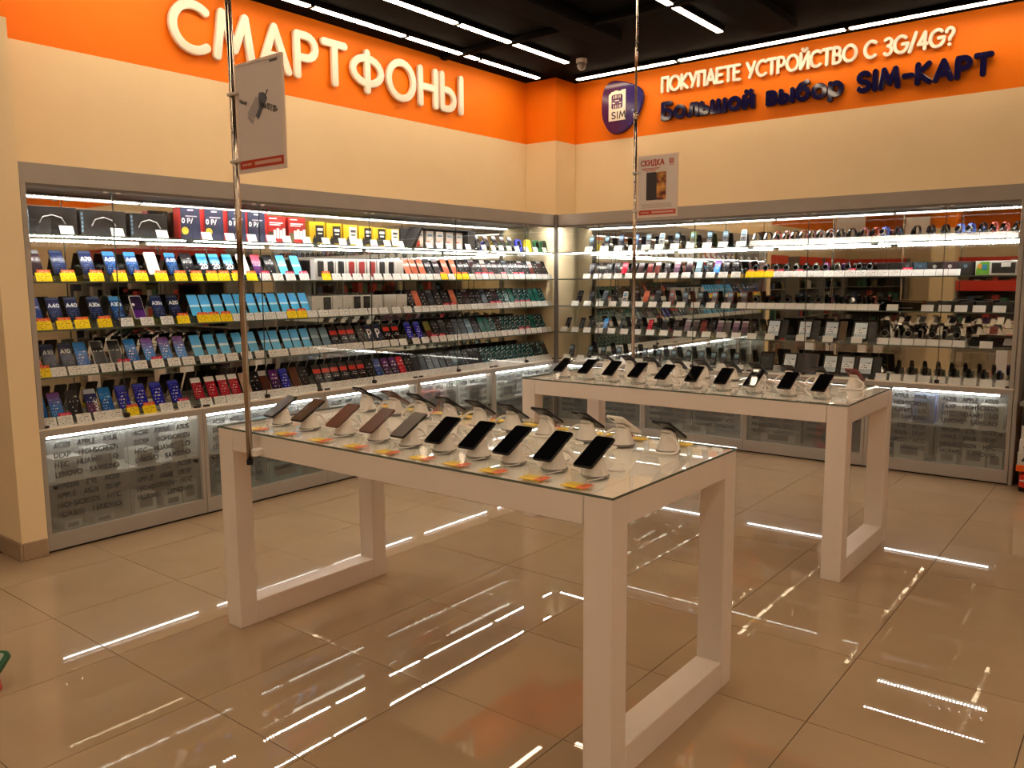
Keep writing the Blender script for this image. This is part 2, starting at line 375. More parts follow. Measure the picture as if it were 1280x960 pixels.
G['Ы'] = (.8, [[(0, 1), (0, 0)], bowl(0, 0, .56, .5), [(.8, 0), (.8, 1)]])
G['1'] = (.3, [[(0, .8), (.22, 1), (.22, 0)]])
G['2'] = (.54, [arc(.27, .72, .27, .28, 170, -30, 9) + [(0, 0), (.54, 0)]])
G['3'] = (.52, [arc(.25, .76, .25, .24, 140, -85, 9), arc(.25, .27, .27, .27, 88, -140, 9)])
G['4'] = (.58, [[(.42, 0), (.42, 1), (0, .3), (.58, .3)]])
G['5'] = (.54, [[(.5, 1), (.08, 1), (.05, .56)] + arc(.25, .32, .28, .32, 110, -130, 9)])
G['7'] = (.52, [[(0, 1), (.52, 1), (.18, 0)]])
G['/'] = (.4, [[(0, -.05), (.4, 1.05)]])
G['-'] = (.36, [[(0, .48), (.36, .48)]])
G['+'] = (.36, [[(0, .45), (.36, .45)], [(.18, .27), (.18, .63)]])
G['|'] = (.02, [[(.01, -.1), (.01, 1.05)]])
G['·'] = (.1, [[(.05, .48), (.06, .48)]])
G['?'] = (.46, [arc(.23, .76, .23, .24, 170, -40, 8) + [(.23, .42), (.23, .3)], [(.23, .02), (.235, .02)]])
G['б'] = (.6, [arc(.3, .34, .3, .34, 0, 360, 16), [(.0, .34), (.03, .66), (.18, .88), (.34, .94), (.54, 1.02)]])
G['о'] = G['o'] = (.64, [arc(.32, .34, .32, .34, 0, 360, 16)])
G['л'] = (.56, [[(0, 0), (.12, .06), (.2, .68), (.56, .68), (.56, 0)]])
G['ь'] = (.42, [[(0, .68), (0, 0)], bowl(0, 0, .4, .42)])
G['ш'] = (.8, [[(0, .68), (0, 0), (.8, 0), (.8, .68)], [(.4, .68), (.4, 0)]])
G['й'] = (.54, [[(0, .68), (0, 0), (.54, .68), (.54, 0)], arc(.27, .98, .14, .1, 180, 360, 6)])
G['в'] = (.46, [[(0, 0), (0, .68)], bowl(0, .36, .68, .4), bowl(0, 0, .36, .46)])
G['ы'] = (.68, [[(0, .68), (0, 0)], bowl(0, 0, .4, .4), [(.68, 0), (.68, .68)]])
G['р'] = (.6, [[(0, .68), (0, -.26)], arc(.3, .34, .3, .34, 0, 360, 16)])
G['t'] = (.3, [[(.12, .95), (.12, .1), (.3, 0)], [(0, .66), (.3, .66)]])
G['e'] = (.56, [[(0, .36), (.56, .36)] + arc(.28, .34, .28, .34, 0, 310, 12)])
G['s'] = (.36, [arc(.18, .5, .17, .17, 35, 270, 6) + arc(.18, .17, .18, .17, 90, -145, 6)])
def layout(text, h, gap=.22, space=.5):
    x = 0; out = []
    for ch in text:
        if ch == ' ': x += space; continue
        wd, st = G[ch]; out.append((x, ch)); x += wd + gap
    return out, x - gap
def split_corners(pts, lim=40):
    out = [[pts[0]]]
    for k in range(1, len(pts)):
        out[-1].append(pts[k])
        if k < len(pts) - 1:
            a = math.atan2(pts[k][1] - pts[k - 1][1], pts[k][0] - pts[k - 1][0]); b = math.atan2(pts[k + 1][1] - pts[k][1], pts[k + 1][0] - pts[k][0])
            if abs((b - a + math.pi) % (2 * math.pi) - math.pi) > R(lim): out.append([pts[k]])
    return out
def glyph_solid(ch, sx, h, wdt, dep, cham=.3, n=10):
    """raised letter: rounded strokes in the xz plane, back at y=0, face near y=-dep"""
    mb = MB(); run = 0
    for st in G[ch][1]:
        full_pts = [(px * sx, pz * h) for px, pz in st]
        for pts in split_corners(full_pts):
            run += 1; d = dep + .0009 * run; hw_ = wdt / 2; hi = hw_ * (1 - cham); d1 = d - (hw_ - hi) * .6
            closed = math.hypot(pts[0][0] - pts[-1][0], pts[0][1] - pts[-1][1]) < 1e-5
            if closed: pts = pts[:-1]
            m_ = len(pts); rings = []; nrm = []
            for k in range(m_):
                if closed: p, q = pts[k - 1], pts[(k + 1) % m_]
                else: p, q = pts[max(k - 1, 0)], pts[min(k + 1, m_ - 1)]
                L = math.hypot(q[0] - p[0], q[1] - p[1]) or 1; nrm.append((-(q[1] - p[1]) / L, (q[0] - p[0]) / L))
            for (x, z), (nx, nz) in zip(pts, nrm):
                rings.append([(x + nx * o_, y_, z + nz * o_) for o_, y_ in ((hw_, 0), (hw_, -d1), (hi, -d), (-hi, -d), (-hw_, -d1), (-hw_, 0))])
            if closed: rings.append(rings[0])
            mb.loft(rings, cap=False, close=False)
            if not closed:
                for (x, z), (nx, nz), sg in ((pts[0], nrm[0], 1), (pts[-1], nrm[-1], -1)):
                    a0 = math.atan2(nz, nx); fan = []
                    for k in range(n + 1):
                        t = a0 + sg * math.pi * k / n; c_, s_ = math.cos(t), math.sin(t)
                        fan.append([(x + hw_ * c_, 0, z + hw_ * s_), (x + hw_ * c_, -d1, z + hw_ * s_), (x + hi * c_, -d, z + hi * s_), (x, -d, z)])
                    mb.loft(fan, cap=False, close=False)
    return mb
def flat_text(mb, text, h, x0, z0, wdt, y=0, sx=None, gap=.22, space=.5, maxw=None, ang=0, T=None):
    lay, tot = layout(text, h, gap, space); sx = sx or h
    if maxw: sx = min(sx, maxw / tot)
    ca, sa = math.cos(ang), math.sin(ang)
    for gx, ch in lay:
        for st in G[ch][1]:
            pts = [((gx + px) * sx, pz * h) for px, pz in st]
            pts = [(x0 + px * ca - pz * sa, z0 + px * sa + pz * ca) for px, pz in pts]
            if len(st) > 10: pts = pts[::2] + ([pts[-1]] if len(pts) % 2 == 0 else [])
            for a, b in zip(pts[:-1], pts[1:]):
                dx, dz = b[0] - a[0], b[1] - a[1]; L = math.hypot(dx, dz) or 1e-6
                ex, ez = dx / L * wdt * .4, dz / L * wdt * .4; nx, nz = -dz / L * wdt / 2, dx / L * wdt / 2
                mb.face([(a[0] - ex - nx, y, a[1] - ez - nz), (b[0] + ex - nx, y, b[1] + ez - nz), (b[0] + ex + nx, y, b[1] + ez + nz), (a[0] - ex + nx, y, a[1] - ez + nz)], T)
    return tot * sx

# ------------------------------------------------------------------ the room
ZC = 3.51; ZB = 2.905
XW, YW = -.372, .348           # wall faces behind the showcases
X1, Y0, X0 = 10.2, -20.0, -3.2
def wall(name, x0, x1, y0, y1, label):
    o = MB().box(x0, x1, y0, y1, 0, ZB).build(name, wallM); struct(o, label)
    e = .0
    MB().box(x0, x1, y0, y1, ZB, ZC).build('orange_band', orangeM, o)
    return o
wall('wall_left', XW - .15, XW, -4.98, YW + .15, 'cream wall with orange band above the left showcases')
wall('wall_back', XW, X1, YW, YW + .15, 'cream wall with orange band above the right showcases')
wall('wall_column', XW, 0, 0, YW, 'cream corner column with orange band between the showcases')
wl = wall('wall_stub', X0, .015, -5.12, -4.985, 'cream wall end beside the left showcase')
wall('wall_west', X0 - .15, X0, Y0, -4.985, 'cream side wall of the shop')
wall('wall_right', X1, X1 + .15, Y0, YW + .15, 'cream wall on the far right side of the shop')
wall('wall_front', X0, X1, Y0 - .15, Y0, 'cream wall at the far end of the shop')
sk = struct(MB().cbox(X0, .028, -5.133, -5.12, 0, .1, .003).build('baseboard_left', skirtM), 'brown tiled skirting along the wall end')
MB().cbox(.015, .028, -5.12, -4.99, 0, .1, .003).build('skirting_return', skirtM, sk)
for k, (cx, cy) in enumerate(((-.4, -19), (4.1, -19), (8.0, -19), (9.6, -11))):
    wall('wall_pillar', cx, cx + .6, cy, cy + .6, 'cream square pillar %s' % ('in the far left corner', 'at the middle of the far end', 'at the right of the far end', 'beside the right side wall')[k])
ce = struct(MB().box(X0, X1, Y0, YW, ZC, ZC + .1).build('ceiling', ceilM), 'black ceiling above the light lines')
# floor: tiles with recessed joints
fl = struct(MB().box(X0, X1, Y0, YW, -.06, -.006).build('floor', groutM), 'glossy beige tiled floor')
P_ = .6045; GX, GY = .975, -5.362
hw = P_ / 2 - .0017
tme = MB().box(-hw, hw, -hw, hw, -.012, 0).mesh('tile', tileM)
cells = []
for i in range(-7, 16):
    for j in range(-25, 10):
        x, y = GX + (i + .5) * P_, GY + (j + .5) * P_
        if x - hw < X0 or x + hw > X1 + .3 or y - hw < Y0 or y + hw > YW + .3: continue
        if x < 0 and y > -5.2: continue
        d = math.hypot(x - 4.86, y + 6.87); front = (x - 4.86) * -.62 + (y + 6.87) * .78
        cells.append((0 if front > .2 else 1, d, x, y))
cells.sort()
rest = MB()
for k, (a, d, x, y) in enumerate(cells):
    if k < 290: place('tile', tme, fl, (x, y, -.0003), (random.uniform(-.0007, .0007), random.uniform(-.0007, .0007), 0))
    else: rest.box(x - hw, x + hw, y - hw, y + hw, -.012, 0)
o = rest.build('far_tiles', tileM, fl); o['kind'] = 'stuff'
# dark ducts and rails under the black ceiling
for k, (x0, x1, y0, y1, z0) in enumerate(((1.05, 1.3, -6, -.9, 3.43), (-.3, 6, -1.35, -1.28, 3.46), (2.2, 2.5, -5, -.3, 3.44), (2.9, 7, -.75, -.6, 3.45))):
    o = MB().cbox(x0, x1, y0, y1, z0, ZC, .01).build('ceiling_duct', ductM)
    struct(o, ['wide black duct on the ceiling between the light lines', 'thin black rail crossing the ceiling', 'wide black duct right of the hanging pole', 'short black duct near the right wall'][k]); o.name = 'trim_%d' % (k + 1)

# ------------------------------------------------------------------ ceiling light lines
def light_line(label, x0, y0, x1, y1, z=3.47, wd=.05, group='ceiling light lines'):
    L = math.hypot(x1 - x0, y1 - y0); t = thing('linear_light', label, 'light', ((x0 + x1) / 2, (y0 + y1) / 2, z), math.atan2(y1 - y0, x1 - x0), group)
    h = L / 2 - .008
    MB().cbox(-h, h, -wd * .62, wd * .62, .004, ZC - z, .003).build('housing', ductM, t)
    MB().cbox(-h + .012, h - .012, -wd / 2, wd / 2, -.006, .0035, .002).build('diffuser', MATS['led_ceiling'], t)
    for s in (-1, 1): MB().box(s * h - .006, s * h + .006, -wd / 2, wd / 2, -.007, .004).build('end_cap', blackM, t)
xs = -.055
cuts = [-.2, -1.1, -2.0, -2.94, -3.9, -4.9]
for a, b_, nm in zip(cuts[:-1], cuts[1:], ('nearest the corner column', 'second from the corner', 'third from the corner', 'fourth from the corner', 'farthest from the corner')):
    light_line('white light bar above the big lettering, ' + nm, xs, a, xs, b_)
cuts = [-.49, -1.98, -3.47, -4.96, -6.45, -7.94, -9.43]
for k, (a, b_) in enumerate(zip(cuts[:-1], cuts[1:])):
    light_line('ceiling light bar of the row beside the wall bars, %s from the corner' % ORD[k + 1], .485, a, .485, b_)
cuts = [.19, 1.285, 2.76, 4.2, 5.7, 7.2, 8.7, 10.1]
for k, (a, b_) in enumerate(zip(cuts[:-1], cuts[1:])):
    light_line('white light bar above the right wall sign, %s from the corner' % ORD[k + 1], a, .075, b_, .075)
cuts = [-.48, -1.98, -3.48, -4.98, -6.48, -7.98, -9.48]
for k, (a, b_) in enumerate(zip(cuts[:-1], cuts[1:])):
    light_line('ceiling light bar pointing at the sign lettering, %s from the wall' % ORD[k + 1], 1.95, a, 1.95, b_)
for r_i, x in enumerate((3.45, 4.95, 6.45, 7.95, 9.4)):
    for k in range(6):
        a = -1.98 - 2.9 * k
        light_line('ceiling light bar behind the camera, %s row, %s from the wall' % (ORD[r_i + 1], ORD[k + 1]), x, a, x, a - 2.7)
for r_i, x in enumerate((-1.6, .485, 1.95)):
    for k in range(3):
        a = -9.8 - 3.0 * k
        light_line('ceiling light bar near the far wall, %s row, %s bar' % (ORD[r_i + 1], ORD[k + 1]), x, a, x, a - 2.8)
t = thing('security_camera', 'small pale dome camera on the black ceiling by the corner', 'camera', (.57, -.40, ZC))
MB().lathe([(.0, 0), (.05, 0), (.05, -.03), (.045, -.035), (0, -.035)], 16).build('mount', capM, t, smooth=False)
MB().lathe([(.04, -.035), (.04, -.06), (.032, -.085), (.015, -.098), (0, -.1)], 16).build('dome', greyPl, t, smooth=True)

# ------------------------------------------------------------------ wall lettering
def sign(name, label, text, loc, rz, total, h, wdt, dep, m, gap, space, cham=.3):
    t = thing(name, label, 'sign', loc, rz)
    lay, tot = layout(text, h, gap, space); sx = (total - wdt) / tot
    hh = h - wdt
    for gx, ch in lay:
        me = cached(('gl', text, ch), lambda: glyph_solid(ch, sx, hh, wdt, dep, cham).mesh('letter', m))
        place('letter', me, t, (wdt / 2 + gx * sx, -.018, wdt / 2))
        pin = cached(('pin', name), lambda: MB().box(-.004, .004, -.02, .018, -.004, .004).mesh('spacer', greyPl))
    return t
sign('wall_lettering', 'large cream raised lettering СМАРТФОНЫ on the left orange band', 'СМАРТФОНЫ', (XW, -3.875, 3.035), R(90), 2.875, .352, .06, .026, signW, .27, .4, .22)
sign('wall_slogan', 'small cream lettering about 3G/4G devices on right orange band', 'ПОКУПАЕТЕ УСТРОЙСТВО С 3G/4G?', (.995, YW, 3.268), 0, 2.49, .150, .0265, .022, signW, .2, .46)
sign('wall_slogan', 'glossy navy lettering about SIM cards below the cream line', 'Большой выбор SIM-КАРТ', (1.005, YW, 3.008), 0, 2.75, .178, .042, .03, navyM, .3, .62, .15)
t = thing('wall_badge', 'purple pick-shaped SIM badge on the orange band by the corner', 'sign', (.315, YW, 2.944), 0)
bm_ = mat('badge_purple', rough=.15, spec=.3); n, l, b = nodes(bm_)
tc = n.new('ShaderNodeTexCoord'); sp = n.new('ShaderNodeSeparateXYZ'); l.new(tc.outputs['Object'], sp.inputs[0])
cr = n.new('ShaderNodeValToRGB'); cr.color_ramp.elements[0].position = .2; cr.color_ramp.elements[0].color = (.075, .014, .085, 1); cr.color_ramp.elements[1].position = .42; cr.color_ramp.elements[1].color = (.03, .025, .17, 1)
l.new(sp.outputs['X'], cr.inputs[0])
vo = n.new('ShaderNodeTexVoronoi'); vo.inputs['Scale'].default_value = 16; l.new(tc.outputs['Object'], vo.inputs['Vector'])
lt = n.new('ShaderNodeMath'); lt.operation = 'LESS_THAN'; lt.inputs[1].default_value = .13; l.new(vo.outputs['Distance'], lt.inputs[0])
g2 = n.new('ShaderNodeMath'); g2.operation = 'GREATER_THAN'; g2.inputs[1].default_value = .36; l.new(sp.outputs['X'], g2.inputs[0])
mm = n.new('ShaderNodeMath'); mm.operation = 'MULTIPLY'; l.new(lt.outputs[0], mm.inputs[0]); l.new(g2.outputs[0], mm.inputs[1])
x = n.new('ShaderNodeMix'); x.data_type = 'RGBA'; l.new(mm.outputs[0], x.inputs[0]); l.new(cr.outputs[0], x.inputs[6]); x.inputs[7].default_value = (.2, .25, .6, 1); l.new(x.outputs[2], b.inputs['Base Color'])
ctrl = [(.03, .30), (.05, .14), (.15, .015), (.29, .02), (.42, .13), (.495, .29), (.47, .40), (.33, .475), (.16, .515), (.06, .46)]
pl = []
for i in range(len(ctrl)):
    p0, p1, p2, p3 = [ctrl[(i + k) % len(ctrl)] for k in (-1, 0, 1, 2)]
    for q in range(5):
        s = q / 5
        pl.append(tuple(.5 * (2 * p1[d] + (p2[d] - p0[d]) * s + (2 * p0[d] - 5 * p1[d] + 4 * p2[d] - p3[d]) * s * s + (3 * p1[d] - p0[d] - 3 * p2[d] + p3[d]) * s ** 3) for d in (0, 1)))
MB().prism(pl, -.05, -.012, .008).build('plate', bm_, t)
MB().box(.2, .3, -.012, 0, .2, .3).build('wall_spacer', greyPl, t)
cx, cz = .215, .265
card = [(cx - .095, cz - .135), (cx + .095, cz - .135), (cx + .095, cz + .15), (cx + .05, cz + .15), (cx + .045, cz + .142), (cx + .01, cz + .142), (cx + .005, cz + .15), (cx - .03, cz + .15), (cx - .035, cz + .142), (cx - .06, cz + .142), (cx - .095, cz + .115)]
cd = MB().prism(card, -.058, -.05).build('sim_card', signW, t)
mb = MB()
chip = rrect(.125, .135, .02, 3, cx, cz + .045)
mb.face([(x, -.0585, z) for x, z in chip]); mb.build('chip', bm_, cd)
mb = MB()
for xx in (-.035, -.012, .012, .035): mb.box(cx + xx - .004, cx + xx + .004, -.0595, -.0586, cz + .075, cz + .105); mb.box(cx + xx - .004, cx + xx + .004, -.0595, -.0586, cz - .02, cz + .012)
mb.box(cx - .05, cx - .025, -.0595, -.0586, cz + .028, cz + .036); mb.box(cx + .025, cx + .05, -.0595, -.0586, cz + .028, cz + .036); mb.box(cx - .025, cx + .025, -.0595, -.0586, cz + .05, cz + .058)
mb.build('chip_contacts', signW, cd)
mb = MB(); flat_text(mb, 'SIM', .062, cx - .058, cz - .115, .012, -.0586, sx=.075, gap=.3); mb.build('lettering', inkB, cd)

# ------------------------------------------------------------------ showcases
SH = [1.80, 1.535, 1.265, 1.0]; ZB0 = .717; D = .345
BRANDS = ['ACER · APPLE · ASUS', 'DEXP · HIGHSCREEN', 'HTC · HUAWEI · LG', 'LENOVO · SAMSUNG', 'XIAOMI · ZTE · ACER', 'APPLE · ASUS · DEXP', 'HIGHSCREEN · HTC', 'HUAWEI · LENOVO']
def door_text():
    mb = MB()
    for k, tx in enumerate(BRANDS):
        flat_text(mb, tx, .027, .045, .415 - k * .056 - (.012 if k > 3 else 0), .0055, 0, sx=.036, gap=.24, space=.55, maxw=.36)
    return mb.mesh('brand_lettering', inkM)
boxcols = [(.8, .78, .74), (.75, .74, .72), (.6, .58, .55), (.78, .76, .7), (.35, .5, .55), (.55, .1, .08), (.12, .2, .5)]
for i, c in enumerate(boxcols): mat('stock_box_%d' % i, c, .6)
def showcase(label, loc, rz, idx, side):
    """one metre unit: local x along the run, front at y=0 facing -y, back at y=+D"""
    t = thing('display_showcase', label, 'showcase', loc, rz, 'showcases with glass doors along the walls')
    rnd = random.Random(idx * 13 + (5 if side == 'R' else 0))
    ck = lambda k, fn: cached(('case', k), fn)
    P = lambda name, key, fn, par=None, lc=None: place(name, ck(key, fn), par or t, lc)
    P('header_panel', 'hd', lambda: MB().box(.0002, .9998, 0, D + .02, 2.068, 2.1755).mesh('header_panel', frameM))
    P('header_lip', 'hl', lambda: MB().box(.001, .999, .004, .03, 2.048, 2.068).mesh('header_lip', frameD))
    P('back_mirror', 'bm', lambda: MB().box(.001, .999, D - .006, D, ZB0, 2.068).mesh('back_mirror', mirrorM))
    P('top_light', 'tl', lambda: MB().cbox(.012, .988, .036, .068, 2.055, 2.0603, .002).mesh('top_light', MATS['led_strip']))
    P('light_rail', 'tr', lambda: MB().box(.006, .994, .032, .16, 2.0605, 2.068).mesh('light_rail', frameM))
    for k, z in enumerate(SH):
        s = P('glass_shelf', 'gs', lambda: MB().box(.004, .996, .022, D - .01, -.008, 0).mesh('glass_shelf', shelfGl), lc=(0, 0, z))
        P('front_edge', 'fe', lambda: MB().box(.004, .996, .019, .0222, -.009, .0005).mesh('front_edge', edgeM), s)
    P('shelf_light', 'sl', lambda: MB().cbox(.03, .97, .03, .050, 1.784, 1.7905, .002).mesh('shelf_light', MATS['led_strip']))
    for x in (.012, .988):
        for yy in (.05, .3):
            P('shelf_bracket', 'sb%g' % yy, lambda: MB().box(-.004, .004, yy - .01, yy + .01, ZB0, 2.06).mesh('shelf_bracket', clearM), lc=(x, 0, 0)) if yy > .1 else None
    # hinged glass doors above
    for s, x in ((0, .003), (1, .502)):
        g = P('glass_door', 'gd', lambda: MB().box(0, .495, .004, .009, ZB0 + .004, 2.046).mesh('glass_door', doorGl), lc=(x, 0, 0))
        P('door_edge', 'de', lambda: MB().box(-.001, .001, .0038, .0092, ZB0 + .004, 2.046).mesh('door_edge', edgeD), g, (0 if s else .4955, 0, 0))
        P('door_clip', 'dc', lambda: MB().cbox(-.014, .014, -.002, .014, 2.043, 2.052, .002).mesh('door_clip', capM), g, (.46 if not s else .035, 0, 0))
        P('bottom_hinge', 'bh', lambda: MB().cbox(-.022, .022, -.003, .014, ZB0 + .001, ZB0 + .014, .002).mesh('bottom_hinge', lockM), g, (.03 if not s else .465, 0, 0))
    P('door_lock', 'dl', lambda: MB().cbox(-.016, .016, -.014, .012, ZB0 + .004, ZB0 + .032, .004).lathe([(.008, 0), (.008, .012), (0, .012)], 10, Matrix.Translation((0, -.013, ZB0 + .018)) @ Matrix.Rotation(R(90), 4, 'X')).mesh('door_lock', lockM), lc=(.5, 0, 0))
    # base cabinet
    P('counter_board', 'cb', lambda: MB().cbox(.001, .999, .0, D, ZB0 - .012, ZB0, .002).mesh('counter_board', panelW))
    P('top_rail', 'rt', lambda: MB().cbox(.001, .999, 0, .03, .67, ZB0 - .0125, .002).mesh('top_rail', frameM))
    P('plinth', 'pl', lambda: MB().cbox(.001, .999, 0, .03, .012, .105, .002).mesh('plinth', frameM))
    P('kick_board', 'kb', lambda: MB().box(.001, .999, .012, D, 0, .012).mesh('kick_board', blackM))
    for x in (.0, .972): P('side_stile', 'ss', lambda: MB().cbox(.001, .027, 0, .03, .1055, .6695, .002).mesh('side_stile', frameM), lc=(x, 0, 0))
    P('base_back', 'bb', lambda: MB().box(.002, .998, D - .012, D, .02, .7).mesh('base_back', greyPl))
    for x in (.0, .984): P('base_side', 'bs', lambda: MB().box(.002, .014, .031, D - .013, .013, .7).mesh('base_side', panelW), lc=(x, 0, 0))
    P('base_floor', 'bf', lambda: MB().box(.016, .982, .031, D - .013, .09, .104).mesh('base_floor', panelW))
    P('base_shelf', 'bsf', lambda: MB().box(.016, .982, .036, D - .013, .382, .398).mesh('base_shelf', panelW))
    P('light_tube', 'lt', lambda: MB().tube([(.05, .040, .655), (.91, .040, .655)], .0065, 8).mesh('light_tube', MATS['led_tube']))
    for s, x in ((0, .03), (1, .502)):
        g = P('frosted_door', 'fd%d' % s, lambda: MB().box(0, .468, .012 + .009 * s, .018 + .009 * s, .108, .643).mesh('frosted_door', frostM), lc=(x, 0, 0))
        place('brand_lettering', ck('bt', door_text), g, (0, .0112 + .009 * s, .18))['kind'] = 'stuff'
        P('door_lock', 'fl', lambda: MB().lathe([(.011, -.004), (.011, .012), (.008, .014), (0, .014)], 10, Matrix.Translation((0, .012, .37)) @ Matrix.Rotation(R(90), 4, 'X')).mesh('door_lock', lockM), g, (.035 if not s else .435, .0, 0))
    if (side, idx) in (('L', 0), ('R', 3)):
        P('end_stile', 'es', lambda: MB().cbox(.001, .030, -.004, .03, ZB0 + .001, 2.067, .002).mesh('end_stile', frameM), lc=(0 if side == 'L' else .969, 0, 0))
    return t
UL = ['beside the cream wall end', 'second from the cream wall end', 'middle of the five', 'second from the corner column', 'beside the corner column']
for i in range(5):
    showcase('grey glass showcase on the left wall, ' + UL[i], (0, -4.98 + i * .996, 0), R(90), i, 'L').scale.x = .996
UR = ['beside the corner column', 'second from the corner column', 'third from the corner column', 'at the right end']
for i in range(4):
    showcase('grey glass showcase on the right wall, ' + UR[i], (.0 + i * 1.0155, 0, 0), 0, i, 'R').scale.x = 1.0155
o = MB().cbox(-.018, .018, -.018, .018, .0, 2.1755, .004).build('trim_corner_post', frameD, loc=(.019, -.019, 0)); struct(o, 'dark corner post joining the two showcase runs'); o.name = 'trim_5'
o = MB().cbox(4.064, 4.092, .0, D, 0, 2.1755, .004).build('trim_6', frameM); struct(o, 'grey end panel of the right showcase run')
o = MB().cbox(-D, .0, -4.984, -4.981, 0, 2.1755, .001).build('trim_7', frameM); struct(o, 'grey end panel of the left showcase run')
# stock boxes behind the frosted doors
kb = 0
def stock(xw, yw, rz, cz, w_, h_, d_, ci, lab):
    o = place('stock_box', cached(('stk', w_, h_, d_, ci), lambda: MB().cbox(-w_ / 2, w_ / 2, 0, d_, 0, h_, .002).mesh('stock_box', MATS['stock_box_%d' % ci])), None, (xw, yw, cz), (0, 0, rz))
    mb = cached(('stkp', w_, h_), lambda: MB().box(-w_ * .3, w_ * .3, -.0015, 0, h_ * .25, h_ * .75).mesh('picture', greyPl))
    place('picture', mb, o)
    tag(o, lab, 'box', 'stock boxes behind the frosted doors')
def stock_row(side, i, items):
    for k, (x, zlev, w_, h_, ci) in enumerate(items):
        z = .104 if zlev == 0 else .398
        lab = 'stock box on the %s level behind frosted glass, %s from left, %s %s case' % ('lower' if zlev == 0 else 'upper', ORD[[q for q in items if q[1] == zlev].index((x, zlev, w_, h_, ci)) + 1], ORD[i + 1], 'left' if side == 'L' else 'right')
        if side == 'L': stock(-.038, -4.98 + i * .996 + x, R(90), z, w_, h_, .16, ci, lab)
        else: stock(i * 1.0155 + x, .038, 0, z, w_, h_, .16, ci, lab)
stock_row('L', 0, [(.16, 1, .16, .13, 0), (.36, 1, .15, .15, 1), (.62, 1, .12, .1, 2), (.84, 1, .1, .16, 0), (.16, 0, .1, .05, 0), (.34, 0, .12, .04, 1), (.6, 0, .14, .12, 0), (.78, 0, .12, .07, 1), (.9, 0, .1, .14, 2)])
stock_row('L', 1, [(.2, 1, .2, .18, 1), (.5, 1, .2, .16, 4), (.8, 1, .2, .2, 1), (.25, 0, .3, .18, 4), (.65, 0, .3, .15, 4)])
stock_row('L', 2, [(.3, 1, .2, .16, 0), (.7, 1, .2, .14, 1), (.4, 0, .3, .16, 2)])
stock_row('L', 3, [(.2, 1, .2, .18, 5), (.45, 1, .15, .2, 0), (.75, 1, .22, .18, 1), (.5, 0, .3, .2, 0)])
stock_row('L', 4, [(.25, 1, .22, .15, 0), (.7, 1, .22, .18, 1), (.5, 0, .3, .2, 2)])
stock_row('R', 0, [(.3, 1, .2, .15, 1), (.7, 1, .2, .12, 0), (.5, 0, .3, .1, 2)])
stock_row('R', 1, [(.3, 1, .2, .12, 1), (.7, 1, .2, .12, 1), (.5, 0, .3, .1, 2)])
stock_row('R', 2, [(.2, 1, .22, .1, 1), (.72, 1, .2, .14, 5), (.3, 0, .3, .1, 2), (.75, 0, .26, .2, 5)])
stock_row('R', 3, [(.2, 1, .18, .12, 0), (.42, 1, .15, .22, 6), (.66, 1, .2, .16, 0), (.88, 1, .16, .18, 0), (.12, 0, .12, .14, 6), (.33, 0, .22, .13, 0), (.6, 0, .14, .1, 0), (.78, 0, .16, .17, 3), (.92, 0, .1, .13, 0)])

# ------------------------------------------------------------------ goods for the shelves
SW, SHN, ST = .075, .158, .0085
def lean_T(lean, z0=.040): return Matrix.Translation((0, 0, z0)) @ Matrix.Rotation(-lean, 4, 'X')
LEAN = R(27)
def phone_meshes(kind, w_=SW, h_=SHN, lean=LEAN, frame=blackM):
    T = lean_T(lean)
    def body(): return MB().prism(rrect(w_, h_, .009, 3, 0, h_ / 2), 0, ST, .0015, T).mesh('body', frame)
    m = PM[kind][0]
    iw, ih = w_ - .006, h_ - .008
    Ti = T.inverted()
    def scr(): 
        mb = MB(); mb.prism(rrect(iw, ih, .006, 3, 0, h_ / 2), -.0009, .0003, 0, T)
        return mb.mesh('screen', m, uv=lambda v: ((Ti @ v).x / iw + .5, ((Ti @ v).z - .004) / ih))
    def holder():
        c, s = math.cos(lean), math.sin(lean); z0 = .040; H = .6 * h_; hw2 = .024
        path = [(-.014, z0 + .010), (-.012, z0 - .004), (ST * c + .003, z0 - .004 - ST * s), (ST * c + .003 + H * s, z0 + H * c - ST * s), (ST * c + .02 + H * s, 0.0), (-.004, 0.0)]
        mb = MB()
        for (y0, z0_), (y1, z1_) in zip(path[:-1], path[1:]):
            mb.add([(-hw2, y0, z0_), (hw2, y0, z0_), (hw2, y1, z1_), (-hw2, y1, z1_)], [(0, 1, 2, 3)])
        return mb.mesh('clear_holder', acrylM)
    fr = frame.name
    return (cached(('pb', w_, h_, lean, fr), body), cached(('ps', kind, w_, h_, lean), scr), cached(('ph', h_, lean), holder))
def letter_mesh(txt, h, z, wdt, sx=None, vertical=False):
    T = lean_T(LEAN)
    def fn():
        mb = MB()
        if vertical:
            flat_text(mb, txt, h, .03, .012, wdt, -.0013, sx=sx or h, gap=.2, ang=R(90), T=T)
        else:
            _, tot = layout(txt, h, .2); s = min(sx or h, (SW - .014) / tot)
            flat_text(mb, txt, h, -tot * s / 2, z, wdt, -.0013, sx=s, gap=.2, T=T)
        return mb.mesh('lettering', inkW)
    return cached(('lt', txt, h, z, vertical), fn)
ntag = [0]; TAGMAX = 296
tag_rest = MB()
